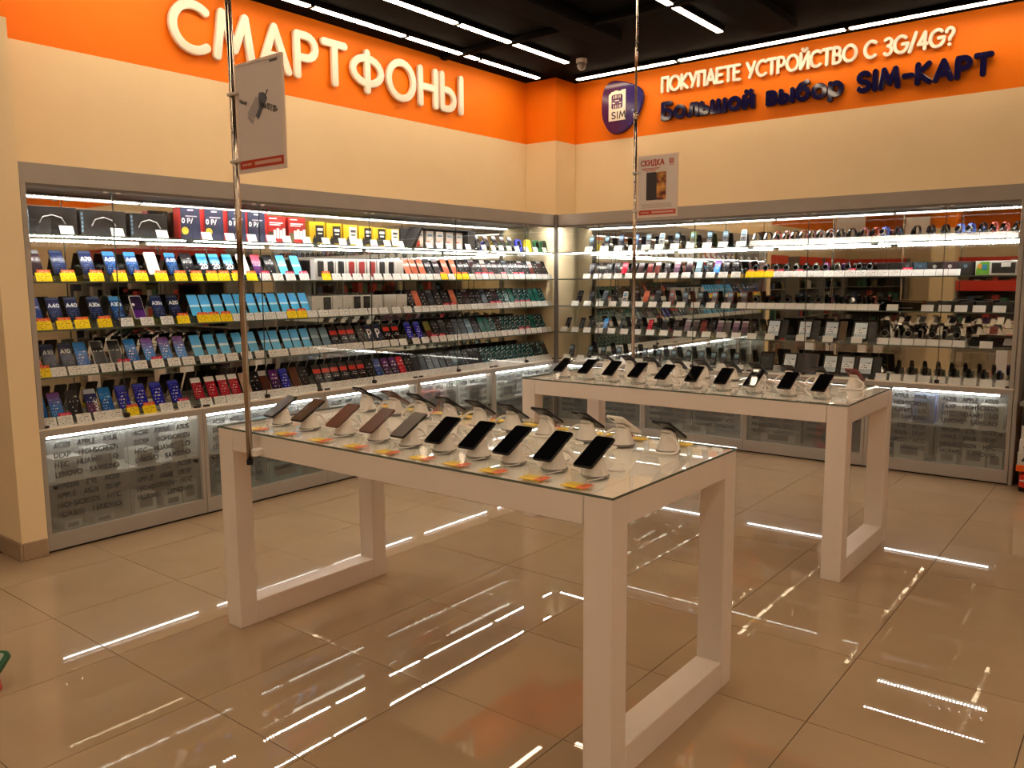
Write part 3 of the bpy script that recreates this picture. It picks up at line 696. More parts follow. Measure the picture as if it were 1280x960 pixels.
def price_tag(loc, rz, w_, color, strip, label):
    key = (round(w_, 3), color, strip)
    T = Matrix.Rotation(-R(22), 4, 'X'); Ti = T.inverted(); h_ = .053
    def fn():
        return MB().box(-w_ / 2, w_ / 2, 0, .0015, 0, h_, T).mesh('price_card', tagW if color == 'white' else tagY, uv=lambda v: ((Ti @ v).x / w_ + .5, (Ti @ v).z / h_))
    me = cached(('tag', round(w_, 3), color), fn)
    ntag[0] += 1
    if ntag[0] > TAGMAX:
        M = Matrix.Translation(loc) @ Matrix.Rotation(rz, 4, 'Z') @ T
        tag_rest.box(-w_ / 2, w_ / 2, 0, .0015, 0, h_, M); return
    o = place('price_card', me, None, loc, (0, 0, rz)); tag(o, label, 'price card', 'price cards along the showcase shelves')
    if strip:
        ws = w_ * .85
        sm = cached(('strip', round(ws, 3), strip), lambda: MB().box(-ws / 2 + .006, ws / 2 + .006, .003, .0045, h_ - .006, h_ + .019, T).mesh('promo_strip', stripO if strip == 'o' else stripP, uv=lambda v: ((Ti @ v).x / ws + .5, ((Ti @ v).z - h_ + .006) / .025)))
        place('promo_strip', sm, o)
SHN_ = {0: 'top', 1: 'second', 2: 'third', 3: 'fourth', 4: 'bottom'}
def zlev(s): return (SH + [ZB0])[s]
def spot(side, s, a, back):
    return ((-back, a, zlev(s) + .0006), R(90)) if side == 'L' else ((a, back, zlev(s) + .0006), 0)
def side_nm(side): return 'left' if side == 'L' else 'right'
count = {}
def nth(side, s, what):
    k = (side, s, what); count[k] = count.get(k, 0) + 1
    return ordn(count[k])
def add_phone(side, s, a, kind, lab_txt=None, w_=SW, h_=SHN, frame=None, text=None, back=.085):
    loc, rz = spot(side, s, a, back)
    n_ = nth(side, s, 'phone')
    desc = PM[kind][1]
    t = thing('display_smartphone', '%s smartphone, %s from left on the %s shelf, %s showcases' % (desc, n_, SHN_[s], side_nm(side)), 'smartphone', loc, rz, 'smartphones on the showcase shelves')
    fm = frame or (whitePl if kind in ('whitef', 'white', 'ring') else blackM)
    b_, s_, h2 = phone_meshes(kind, w_, h_, LEAN, fm)
    place('body', b_, t); sc = place('screen', s_, t); place('clear_holder', h2, t)
    if text: place('lettering', letter_mesh(*text), sc)
def add_tag(side, s, a, w_, color='white', strip=None, back=.043):
    loc, rz = spot(side, s, a, back)
    n_ = nth(side, s, 'tag')
    price_tag(loc, rz, w_, color, strip, '%s price card%s, %s from left on the %s shelf, %s showcases' % (color, {'o': ' with orange strip', 'p': ' with pink strip', None: ''}[strip], n_, SHN_[s], side_nm(side)))

# ---- left run, second shelf
TA = lambda t: (t, .022, .092, .005, .026)
T20 = ('20', .034, .045, .0075, .036)
row = [(-4.89, 'darkr', None, 'y'), (-4.76, 'navy', None, 'y'), (-4.60, 'navy', 'A70', 'y'), (-4.46, 'blue', 'A50', 'y'), (-4.33, 'blue', 'A50', 'y'), (-4.20, 'white', None, 'y'), (-4.07, 'blue', 'A50', 'y'), (-3.96, 'dark', None, 'y'),
       (-3.85, 'blk20', '20', 'y'), (-3.76, 'blk20', '20', 'y'), (-3.66, 'blk20', '20', 'y'), (-3.55, 'white', None, 'y'), (-3.44, 'pinkp', None, 'p'), (-3.335, 'dark', None, 'w'), (-3.23, 'sky', None, 'p'), (-3.11, 'sky', None, 'p')]
PM['blk20'] = (print_mat('print_blk20', [(0, (.006, .008, .014)), (.52, (.03, .25, .55)), (.85, (.10, .42, .72))], None), 'black-and-blue-screened')
for a, k, tx, tg in row:
    add_phone('L', 1, a, k, text=(T20 if tx == '20' else TA(tx)) if tx else None)
    add_tag('L', 1, a + .02, .084, 'yellow' if tg == 'y' else 'white', {'y': 'o', 'p': 'p', 'w': None}[tg])
for a, k in ((-1.99, 'orange'), (-1.91, 'orange'), (-1.82, 'orange'), (-1.73, 'dark'), (-1.63, 'darkr'), (-1.52, 'orange'), (-1.41, 'orange')): add_phone('L', 1, a, k)
for i, a in enumerate([-1.31 + .0805 * q for q in range(17)]): add_phone('L', 1, a, ['dark', 'dark', 'darkr', 'dark', 'brown', 'dark', 'darkr', 'dark', 'slate'][i % 9])
# ---- left run, third shelf
for a, k, tx, tg in [(-4.91, 'cobalt', None, 'y'), (-4.80, 'navy', 'A40', 'y'), (-4.70, 'navy', 'A40', 'y'), (-4.57, 'navy', 'A30s', 'y'), (-4.44, 'blue', 'A30s', 'w'), (-4.31, 'ring', None, 'w'), (-4.18, 'navy', 'A30s', 'w'), (-4.07, 'navy', 'A20', 'y')]:
    add_phone('L', 2, a, k, text=TA(tx) if tx else None); add_tag('L', 2, a + .02, .084, 'yellow' if tg == 'y' else 'white', {'y': 'o', 'p': 'p', 'w': None}[tg])
for i, a in enumerate((-3.93, -3.85, -3.76, -3.67, -3.59, -3.50, -3.41, -3.32, -3.23, -3.14, -3.05)):
    add_phone('L', 2, a, 'sky'); add_tag('L', 2, a + .02, .084, 'yellow' if i in (0, 1, 2, 8, 9) else 'white', 'o' if i in (0, 1, 2, 8, 9) else None)
for a, k in ((-1.95, 'dark'), (-1.88, 'orange'), (-1.80, 'dark'), (-1.71, 'slate'), (-1.62, 'dark'), (-1.52, 'dark'), (-1.42, 'orange')): add_phone('L', 2, a, k)
for i, a in enumerate([-1.33 + .083 * q for q in range(16)]): add_phone('L', 2, a, ['dark', 'darkr', 'dark', 'dark', 'slate', 'dark', 'darkr', 'teal', 'teal', 'green', 'teal', 'teal', 'teal', 'green', 'green', 'teal'][i])
# ---- left run, fourth shelf
for a, k, tx, tg in [(-4.935, 'flame', None, 'y'), (-4.85, 'navy', 'A10', 'w'), (-4.755, 'navy', 'A10', 'w'), (-4.67, 'ui', None, 'w'), (-4.57, 'whitef', None, 'w'), (-4.47, 'whitef', None, 'p'), (-4.37, 'ui', None, 'w'), (-4.26, 'uip', None, 'p'), (-4.15, 'uip', None, 'w'), (-4.05, 'uip', None, 'w'),
                     (-3.93, 'sky', None, 'w'), (-3.83, 'sky', None, 'w'), (-3.73, 'sky', None, 'w'), (-3.62, 'sky', None, 'w'), (-3.51, 'sky', None, 'w'), (-3.40, 'sky', None, 'w'), (-3.32, 'sky', None, 'w'), (-3.22, 'sky', None, 'w'), (-3.14, 'sky', None, 'w'), (-3.05, 'sky', None, 'w'),
                     (-2.96, 'grey', None, 'w'), (-2.87, 'grey', None, 'w'), (-2.78, 'blkred', None, 'w'), (-2.69, 'blkred', None, 'w'), (-2.61, 'blkred', None, 'w'), (-2.51, 'dark', None, 'w'), (-2.42, 'navy', 'P', 'w'), (-2.33, 'navy', 'P', 'w'), (-2.23, 'blkred', None, 'w'), (-2.13, 'blkred', None, 'w'),
                     (-1.98, 'royal', None, 'w'), (-1.87, 'royal', None, 'w'), (-1.75, 'olive', None, 'p'), (-1.65, 'dark', None, 'p')]:
    tt = None
    if tx: tt = ('P', .07, .04, .011, .06) if tx == 'P' else TA(tx)
    add_phone('L', 3, a, k, text=tt); add_tag('L', 3, a + .02, .084, 'yellow' if tg == 'y' else 'white', {'y': 'o', 'p': 'p', 'w': None}[tg])
for i, a in enumerate([-1.56 + .086 * q for q in range(6)]): add_phone('L', 3, a, ['slate', 'dark', 'slate', 'slate', 'grey', 'dark'][i])
for i, a in enumerate([-1.03 + .079 * q for q in range(13)]): add_phone('L', 3, a, ['green', 'green', 'teal', 'dark', 'teal', 'teal', 'teal', 'teal', 'teal', 'teal', 'green', 'teal', 'teal'][i])
# ---- left run, bottom level
for a, k, tx, tg in [(-4.925, 'ui', None, 'w'), (-4.835, 'uip', None, 'p'), (-4.73, 'dark', None, 'w'), (-4.63, 'magic', 'MAGIC', 'w'), (-4.545, 'ui', None, 'w'), (-4.44, 'royal', None, 'y'), (-4.33, 'royal', None, 'y'), (-4.22, 'royal', None, 'w'), (-4.10, 'royal', None, 'p'),
                     (-3.94, 'redw', None, 'w'), (-3.84, 'redw', None, 'w'), (-3.75, 'redw', None, 'w'), (-3.665, 'redw', None, 'w'), (-3.58, 'skin', None, 'w'), (-3.50, 'dark', None, 'w'), (-3.42, 'brown', None, 'w'), (-3.335, 'purple', None, 'w'), (-3.25, 'royal', None, 'w'), (-3.16, 'brownf', None, 'w'), (-3.075, 'dark', None, 'w'),
                     (-2.95, 'blkred', None, 'w'), (-2.865, 'blkred', None, 'w'), (-2.78, 'blkred', None, 'w'), (-2.69, 'blkred', None, 'w'), (-2.60, 'blkred', None, 'w'), (-2.515, 'blkred', None, 'w'), (-2.43, 'dark', None, 'w'), (-2.34, 'cobalt', None, 'w'), (-2.25, 'purple', None, 'w'), (-2.16, 'purple', None, 'w'), (-2.08, 'red', None, 'w')]:
    add_phone('L', 4, a, k, text=('MAGIC', .018, 0, .004, .018, True) if tx else None); add_tag('L', 4, a + .02, .084, 'yellow' if tg == 'y' else 'white', {'y': 'o', 'p': 'p', 'w': None}[tg])
for i, a in enumerate([-1.99 + .0815 * q for q in range(12)]): add_phone('L', 4, a, 'slate' if i % 3 else 'dark')
for i, a in enumerate([-1.01 + .081 * q for q in range(13)]): add_phone('L', 4, a, 'teal' if i < 9 or i % 2 else 'slate')

# ---- boxed goods
def boxed(name, side, s, a, w_, h_, d_, m, label, cat='box', back=.10, group=None, extra=None, lean=0):
    loc, rz = spot(side, s, a, back)
    t = thing(name, label, cat, loc, rz, group)
    T = Matrix.Rotation(-lean, 4, 'X') if lean else Matrix()
    place('carton', cached(('cart', w_, h_, d_, m.name, lean), lambda: MB().cbox(-w_ / 2, w_ / 2, 0, d_, 0, h_, .0015, T).mesh('carton', m)), t)
    for nm, fn, mm_ in (extra or []):
        place(nm, cached(('ex', name, nm, w_, h_, mm_.name), lambda: fn(MB()).mesh(nm, mm_)), t)
    return t
boxBk = grain(mat('carton_black', rough=.4), (.005, .005, .0055), (.009, .0085, .0085), 6)
boxNv = grain(mat('carton_navy', rough=.45), (.010, .015, .042), (.018, .024, .055), 6)
boxRd = mat('carton_red', (.30, .010, .008), .45)
boxWh = mat('carton_white', (.58, .57, .55), .45)
boxYl = mat('carton_yellow', (.52, .33, .008), .45)
boxGr = mat('carton_grey', (.52, .50, .46), .5)
boxDk = mat('carton_charcoal', (.016, .015, .015), .5)
boxBg = mat('carton_beige', (.50, .42, .36), .5)
gold = mat('sticker_gold', (.55, .36, .03), .4)
inkG = mat('print_grey', (.25, .25, .26), .5)
# top shelf of the left run: three wide black cartons
for i, a in enumerate((-4.785, -4.495, -4.215)):
    wB = (.275, .27, .24)[i]
    boxed('headset_box', 'L', 0, a, wB, .155 - .004 * i, .14, boxBk, 'wide black carton on the left top shelf, ' + ('nearest the cream wall end', 'second from the cream wall end', 'third, with a dark headset picture')[i], extra=[
        ('side_print', lambda mb: [mb.box(-wB / 2 + .006, -wB / 2 + .016, -.0012, 0, .02 + .024 * q, .036 + .024 * q) for q in range(5)] and mb, inkG),
        ('front_picture', lambda mb: mb.tube([(-.07, -.003, .06), (-.05, -.003, .095), (0, -.003, .11), (.05, -.003, .095), (.07, -.003, .06)], .004, 5), greyPl)])
    add_tag('L', 0, a + .06, .075, back=.05)
# navy cartons with red sides
for i, a in enumerate((-3.935, -3.765, -3.595, -3.44)):
    t = boxed('tariff_box', 'L', 0, a, .135, .205, .08, boxNv, 'navy carton with red side on the left top shelf, %s of four' % ORD[i + 1], group='navy and red cartons', extra=[
        ('red_side', lambda mb: mb.box(.0676, .092, .004, .08, 0, .2), boxRd), ('red_left_side', lambda mb: mb.box(-.074, -.0676, .004, .08, 0, .2), boxRd),
        ('headline', lambda mb: mb.box(-.02, .02, -.0012, 0, .182, .192).box(-.035, .045, -.0012, 0, .145, .152), mat('print_pale', (.5, .45, .5), .5)),
        ('price_print', lambda mb: (flat_text(mb, '0 P/', .028, -.06, .105, .006, -.001, sx=.03), mb)[1], inkW)])
    if i < 2:
        place('round_sticker', cached('stk_g', lambda: MB().lathe([(.024, 0), (.024, .0015), (0, .0015)], 16, Matrix.Translation((-.042, 0, .055)) @ Matrix.Rotation(R(90), 4, 'X')).mesh('round_sticker', gold)), t)
    add_tag('L', 0, a + .085, .07, back=.05)
# red cartons with a white bar picture
for i, a in enumerate((-3.275, -3.10)):
    boxed('tariff_box', 'L', 0, a, .15, .185, .08, boxRd, 'red carton with pale picture on the left top shelf, %s' % ('beside the navy cartons', 'beside the yellow cartons')[i], group='red cartons', extra=[
        ('headline', lambda mb: mb.box(-.06, .0, -.0012, 0, .165, .172).box(-.06, .05, -.0012, 0, .135, .142).box(-.06, .03, -.0012, 0, .122, .128), inkW),
        ('picture', lambda mb: [mb.box(-.03 + .026 * q, -.008 + .026 * q, -.0015, 0, .03, .09 + .012 * (q % 2)) for q in range(4)] and mb, boxWh),
        ('dark_corner', lambda mb: mb.box(-.07, -.032, -.0012, 0, .005, .075), mat('print_olive_dark', (.08, .07, .03), .5))])
    add_tag('L', 0, a + .05, .07, back=.05)
# yellow cartons with a black or white half
for i, a in enumerate((-2.92, -2.76, -2.60, -2.445, -2.30, -2.155)):
    wh = i in (2, 5)
    boxed('sim_kit_box', 'L', 0, a, .142, .165 - .004 * i, .07, boxYl, 'yellow carton with %s front half on the left top shelf, %s of six' % ('white' if wh else 'black', ORD[i + 1]), group='yellow cartons on the top shelf', extra=[
        ('half_print_' + ('white' if wh else 'black'), lambda mb: mb.box(-.015, .06, -.0012, 0, .012, .14), boxWh if wh else boxBk),
        ('lettering_' + ('dark' if wh else 'pale'), lambda mb: mb.box(0, .05, -.002, -.0013, .1, .118).box(.005, .045, -.002, -.0013, .075, .085), inkB if wh else inkW),
        ('figure_print', lambda mb: mb.prism([(-.045, 0.004), (-.005, .004), (-.01, .035), (-.02, .05), (-.022, .065), (-.032, .065), (-.034, .05), (-.045, .035)], -.0025, -.0014), boxBk)])
    add_tag('L', 0, a + .045, .07, back=.05)
# angled black display with pale packs
loc, rz = spot('L', 0, -1.56, .09)
t = thing('pack_display', 'black slant-sided display rack on the left top shelf', 'rack', loc, rz)
MB().box(-.42, .42, .10, .11, .004, .165).build('back_panel', boxDk, t)
MB().prism([(-.44, .0), (-.40, .0), (-.30, .175), (-.315, .175)], -.05, .1).build('slanted_side', boxDk, t)
MB().box(-.31, .36, .0, .11, .165, .175).build('top_board', boxDk, t); MB().box(-.40, .42, -.01, .11, 0, .004).build('base_board', boxDk, t)
MB().box(.32, .42, .0, .1, .004, .165).build('end_block', boxDk, t)
for i in range(5):
    tt = boxed('accessory_pack', 'L', 0, -1.81 + .125 * i, .088, .145, .03, boxBg, 'beige accessory pack inside the black display rack, %s from left' % ORD[i + 1], back=.135, group='beige packs in the rack', extra=[
        ('dark_spine', lambda mb: mb.box(.0445, .058, .0, .03, 0, .14), boxDk), ('red_print', lambda mb: mb.box(-.04, .0, -.0012, 0, .008, .06), redM), ('grey_print', lambda mb: mb.box(-.03, .03, -.0012, 0, .10, .115), inkG)])
    tt.location.z += .0045
    add_tag('L', 0, -1.78 + .125 * i, .07, back=.045)
for i, (a, k) in enumerate(((-1.09, 'dark'), (-.96, 'darkr'), (-.84, 'dark'), (-.72, 'darkr'), (-.60, 'dark'))):
    add_phone('L', 0, a, k, w_=.06, h_=.11); add_tag('L', 0, a + .03, .07)
for i, (a, c, nm) in enumerate(((-.47, (.02, .03, .35), 'blue'), (-.32, (.75, .55, .01), 'yellow'), (-.17, (.01, .10, .03), 'green'), (-.05, (.01, .08, .03), 'dark green'))):
    m_ = mat('toy_phone_' + nm, c, .35)
    loc, rz = spot('L', 0, a, .09); t = thing('kids_phone', '%s chunky phone on the left top shelf near the corner' % nm, 'phone', loc, rz)
    T = Matrix.Rotation(-R(12), 4, 'X')
    MB().prism(rrect(.085, .125, .02, 4, 0, .0625), 0, .03, .004, T).build('body', m_, t)
    MB().prism(rrect(.05, .06, .006, 3, 0, .075), -.001, .001, 0, T).build('screen', blackG if i != 1 else m_, t)
    MB().box(-.03, .03, .02, .07, 0, .004).build('foot', acrylM, t)
    add_tag('L', 0, a + .05, .07)
# white phone boxes, second shelf of the left run
for i, a in enumerate((-2.905, -2.81, -2.71, -2.605, -2.50, -2.39, -2.285, -2.185, -2.09)):
    pm = [boxDk, boxDk, boxDk, mat('pic_red', (.32, .03, .03), .4), mat('pic_red'), mat('pic_red'), boxDk, boxBk, boxGr][i]
    boxed('phone_box', 'L', 1, a, .096, .16, .06, boxWh, 'white phone box with %s picture, second left shelf, %s of nine' % ({0: 'charcoal', 1: 'charcoal', 2: 'charcoal', 3: 'red', 4: 'red', 5: 'red', 6: 'charcoal', 7: 'black', 8: 'pale grey'}[i], ORD[i + 1]), group='white phone boxes', extra=[
        ('phone_picture', lambda mb: mb.prism(rrect(.058, .118, .007, 3, .004, .085), -.0012, 0), pm)])
    add_tag('L', 1, a + .02, .084, 'yellow' if i == 0 else 'white', 'o' if i == 0 else None)
for i, a in enumerate((-2.945, -2.85, -2.75, -2.65, -2.555, -2.455, -2.34, -2.20, -2.07)):
    wd = .094 if i < 6 else (.10, .135, .12)[i - 6]
    pm = {1: boxDk, 4: boxDk, 5: boxDk}.get(i)
    boxed('phone_box', 'L', 2, a, wd, .15, .06, boxGr, '%s phone box on the third left shelf, %s of nine' % ('grey' if not pm else 'grey and charcoal', ORD[i + 1]), group='grey phone boxes', extra=[
        ('phone_picture' if pm else 'small_print', (lambda mb: mb.prism(rrect(.07 if i < 5 else .045, .125, .005, 3, 0, .08), -.0012, 0)) if pm else (lambda mb: mb.box(.01, .02, -.0012, 0, .02, .06)), pm or inkG)])
    add_tag('L', 2, a + .02, min(.09, wd), 'white')
# remaining cards of the left run
def tag_run(side, s, a0, a1, n_, yel=(), pk=(), w_=None):
    st = (a1 - a0) / max(n_ - 1, 1)
    for i in range(n_): add_tag(side, s, a0 + st * i, w_ or min(.084, st * .97), 'yellow' if i in yel else 'white', 'o' if i in yel else ('p' if i in pk else None))
tag_run('L', 1, -1.97, -.02, 22, (4, 6, 7), (9, 10, 11, 13, 15, 16))
tag_run('L', 2, -1.93, -.02, 22, (), (4, 5, 11, 12, 15, 16, 17))
tag_run('L', 3, -1.53, -.02, 17, (), (11, 12))
tag_run('L', 4, -1.97, -.02, 23)

# ------------------------------------------------------------------ goods of the right run
def keypad_phone(s, a, desc, m_, lean=R(18), w_=.052, h_=.118, kind='keypad', rz_extra=0, back=.09):
    loc, rz = spot('R', s, a, back); n_ = nth('R', s, 'key')
    t = thing('keypad_phone', '%s keypad phone, %s from left on the %s shelf, right showcases' % (desc, n_, SHN_[s]), 'phone', loc, rz + rz_extra, 'keypad phones')
    T = lean_T(lean, .03); Ti = T.inverted()
    place('body', cached(('kb', m_.name, w_, h_), lambda: MB().prism(rrect(w_, h_, .012, 3, 0, h_ / 2), 0, .016, .003, T).mesh('body', m_)), t)
    place('display', cached(('kd', w_, h_), lambda: MB().prism(rrect(w_ * .76, h_ * .34, .004, 2, 0, h_ * .72), -.0012, .001, 0, T).mesh('display', PM['grey'][0], uv=lambda v: ((Ti @ v).x / w_ + .5, ((Ti @ v).z - h_ * .5) / (h_ * .45)))), t)
    place('keypad', cached(('kk', w_, h_), lambda: MB().prism(rrect(w_ * .8, h_ * .42, .006, 2, 0, h_ * .27), -.0012, .001, 0, T).mesh('keypad', keypadM, uv=lambda v: ((Ti @ v).x / w_ + .5, ((Ti @ v).z) / (h_ * .5)))), t)
    place('clear_holder', cached('kh', lambda: MB().box(-.022, .022, -.008, .07, 0, .003).box(-.022, .022, -.01, .016, .003, .028).box(-.02, .02, .045, .05, .003, .09).mesh('clear_holder', acrylM)), t)
kpc = {'black': blackM, 'navy': mat('kp_navy', (.012, .015, .06), .35), 'blue': mat('kp_blue', (.02, .07, .25), .35), 'red': mat('kp_red', (.35, .02, .018), .35), 'lime-trimmed black': mat('kp_lime', (.10, .13, .02), .35), 'grey': mat('kp_grey', (.35, .35, .33), .4), 'maroon': mat('kp_mar', (.14, .012, .012), .35), 'violet': mat('kp_vio', (.05, .03, .09), .35), 'white': whitePl, 'charcoal': mat('kp_ch', (.04, .042, .042), .4)}
for i, (a, c) in enumerate(((.36, 'charcoal'), (.54, 'black'), (.70, 'navy'), (.86, 'blue'), (1.0, 'charcoal'), (1.14, 'grey'), (1.30, 'black'), (1.46, 'lime-trimmed black'), (1.62, 'black'), (1.77, 'charcoal'), (1.94, 'grey'))):
    keypad_phone(0, a, c, kpc[c], w_=.056, h_=.128, lean=R(14)); add_tag('R', 0, a + .0, .09)
watchB = [blackM, mat('strap_red', (.3, .05, .04), .5), mat('strap_maroon', (.10, .02, .025), .5), mat('strap_grey', (.22, .20, .19), .5), mat('strap_blue', (.03, .07, .28), .5), mat('strap_pink', (.45, .2, .2), .5), mat('strap_olive', (.06, .065, .03), .5), mat('strap_purple', (.2, .05, .22), .5)]
WN = ['black', 'red', 'maroon', 'grey', 'blue', 'pink', 'olive', 'purple']
def watch(s, a, ci, round_=True, rz_extra=0, big=1.0, nm='watch'):
    loc, rz = spot('R', s, a, .085); n_ = nth('R', s, 'watch')
    t = thing('smart_watch' if round_ else 'fitness_band', '%s %s, %s from left of the wrist devices, %s right shelf' % (WN[ci], 'smart watch' if round_ else 'fitness band', n_, SHN_[s]), 'watch', loc, rz + rz_extra, 'wrist devices in the right showcases')
    def band():
        mb = MB(); rings = []; n = 18; bw = .011 if round_ else .009
        for k in range(n + 1):
            q = 2 * math.pi * k / n; y, z = .027 * math.cos(q), .036 + .034 * math.sin(q)
            yi, zi = .0245 * math.cos(q), .036 + .0315 * math.sin(q)
            rings.append([(-bw, y, z), (bw, y, z), (bw, yi, zi), (-bw, yi, zi)])
        mb.loft(rings, Matrix.Translation((0, .02, .034)) @ Matrix.Scale(big, 4), cap=False)
        return mb.mesh('strap', watchB[ci])
    place('strap', cached(('wb', ci, round_, big), band), t)
    T = Matrix.Translation((0, .02 - .027 * big, .034 + .038 * big)) @ Matrix.Rotation(-R(20), 4, 'X') @ Matrix.Scale(big, 4)
    if round_:
        place('case', cached(('wc', big), lambda: MB().lathe([(.021, -.006), (.021, .003), (.018, .006), (0, .006)], 16, T @ Matrix.Rotation(R(90), 4, 'X')).mesh('case', greyPl)), t)
        place('dial', cached(('wd', big), lambda: MB().lathe([(.017, .0058), (.017, .0068), (0, .0068)], 16, T @ Matrix.Rotation(R(90), 4, 'X')).mesh('dial', blackG)), t)
    else:
        place('display', cached(('wf', big), lambda: MB().prism(rrect(.019, .046, .008, 3), -.006, .004, .001, T).mesh('display', blackG)), t)
    place('stand', cached('wst', lambda: MB().lathe([(.018, 0), (.018, .004), (.012, .02), (.012, .06)], 10, Matrix.Translation((0, .02, 0))).mesh('stand', acrylM)), t)
top = [2.06, 2.16, 2.24, 2.32, 2.39, 2.46, 2.53, 2.60, 2.68, 2.76, 2.85, 2.95, 3.03, 3.10, 3.20, 3.33, 3.43, 3.53, 3.63, 3.70, 3.78, 3.85, 3.92, 4.0]
cc = [0, 0, 1, 5, 0, 1, 2, 3, 3, 0, 0, 2, 1, 4, 0, 0, 0, 0, 4, 4, 0, 1, 1, 0]
for i, a in enumerate(top): watch(0, a, cc[i], round_=i in (13, 18, 19), rz_extra=R(-28), big=1.25)
tag_run('R', 0, 2.06, 3.98, 24)
# second shelf
for i, (a, k) in enumerate(((.36, 'dark'), (.56, 'dark'), (.65, 'dark'), (.74, 'red'), (.84, 'darkr'), (.92, 'darkr'), (1.02, 'maroon'), (1.10, 'brown'), (1.2, 'dark'), (1.30, 'lilac'), (1.42, 'darkr'), (1.52, 'grey'), (1.62, 'dark'), (1.70, 'uip'), (1.78, 'dark'), (1.87, 'dark'))): add_phone('R', 1, a, k, w_=.062, h_=.125)
tag_run('R', 1, .34, 1.9, 14, w_=.085)
for i, a in enumerate((2.07, 2.16, 2.25, 2.34, 2.42, 2.5, 2.585, 2.665, 2.76, 2.84, 2.93, 3.01)): watch(1, a, [0, 0, 0, 0, 6, 0, 6, 7, 6, 0, 0, 0][i], True, big=1.15)
tag_run('R', 1, 2.03, 3.62, 20, (0, 1, 2), (3, 5, 10, 15))
for i, (a, w_, c, nm) in enumerate(((3.10, .085, boxBk, 'black cube carton with white dots'), (3.19, .085, boxBk, 'black cube carton with small print'), (3.28, .075, boxDk, 'plain charcoal carton'), (3.375, .095, mat('carton_teal', (.02, .05, .08), .5), 'dark teal carton'), (3.475, .095, boxBk, 'black carton with round emblem'), (3.58, .105, mat('carton_plum', (.03, .012, .02), .5), 'dark plum carton'), (3.685, .095, boxDk, 'charcoal carton'))):
    boxed('gadget_box', 'R', 1, a, w_, .105, .08, c, '%s on the second right shelf' % nm + (' beside the green one' if i == 6 else ' next to a cube carton' if i == 2 else ''), extra=[
        ('front_print', (lambda mb: [mb.box(-w_ * .35 + q * w_ * .2, -w_ * .35 + q * w_ * .2 + .008, -.0012, 0, .04, .05) for q in range(4)] and mb) if i in (0, 1) else (lambda mb: mb.lathe([(.014, 0), (.014, .0012), (.009, .0012), (.009, 0)], 12, Matrix.Translation((0, 0, .07)) @ Matrix.Rotation(R(90), 4, 'X'))), inkW if i in (0, 1, 4, 5) else inkG)])
loc, rz = spot('R', 1, 3.89, .08)
t = thing('camera_kit_box', 'pale box with green print at the right end of the second shelf', 'box', loc, rz)
MB().cbox(-.135, .135, 0, .08, 0, .105, .002).build('carton', boxWh, t)
gp = MB().prism([(-.134, .004), (-.045, .004), (-.045, .1), (-.10, .1), (-.125, .07)], -.0012, 0).build('green_print', mat('print_lime', (.14, .42, .04), .5), t)
MB().box(-.12, -.095, -.002, -.0013, .05, .085).build('orange_print', mat('print_or', (.8, .3, .05), .5), gp); MB().box(-.09, -.06, -.002, -.0013, .04, .08).build('blue_print', mat('print_sb', (.03, .25, .5), .5), gp)
MB().box(-.03, .12, -.0012, 0, .015, .09).build('picture', boxDk, t); MB().box(.03, .09, -.002, -.0013, .06, .09).build('white_print', inkW, t)
# third shelf
for i, (a, k) in enumerate(((.22, 'dark'), (.36, 'dark'), (.52, 'slate'), (.63, 'dark'), (.86, 'darkr'), (.98, 'orange'), (1.1, 'slate'))): add_phone('R', 2, a, k, w_=.062, h_=.125)
for a, c in ((.75, 'white'), (1.25, 'red'), (1.39, 'violet'), (1.54, 'black'), (1.68, 'maroon'), (1.83, 'maroon'), (1.96, 'maroon')): keypad_phone(2, a, c, kpc[c], h_=.12)
tag_run('R', 2, .2, 1.96, 13, w_=.085)
for i, a in enumerate((2.08, 2.18, 2.27, 2.36, 2.45, 2.53, 2.62, 2.71, 2.80, 2.89, 2.98, 3.05)): watch(2, a, [0, 0, 0, 0, 0, 0, 0, 2, 0, 0, 0, 1][i], i % 3 == 0, big=1.15)
tag_run('R', 2, 2.05, 3.06, 13, (), (1, 3, 5, 8, 12))
loc, rz = spot('R', 2, 3.24, .08); t = thing('console_case', 'glossy black slanted case on the third right shelf', 'case', loc, rz)
MB().prism([(-.16, .0), (.16, .0), (.17, .035), (.16, .065), (-.09, .075), (-.15, .04)], 0, .14, .004).build('shell', blackG, t); MB().box(-.10, .10, -.001, 0, .02, .024).build('seam', greyPl, t)
add_tag('R', 2, 3.2, .085)
for i, (a, w_) in enumerate(((3.47, .09), (3.59, .1), (3.70, .085), (3.82, .1), (3.95, .12))):
    boxed('small_gadget_box', 'R', 2, a, w_, .07 + .008 * (i % 2), .09, boxBk if i % 2 else boxDk, 'low dark carton on the third right shelf, %s right of the glossy case' % ORD[i + 1], extra=[('front_print', lambda mb: mb.box(-.02, .02, -.0012, 0, .03, .036), inkG)])
    add_tag('R', 2, a - .02, .085)
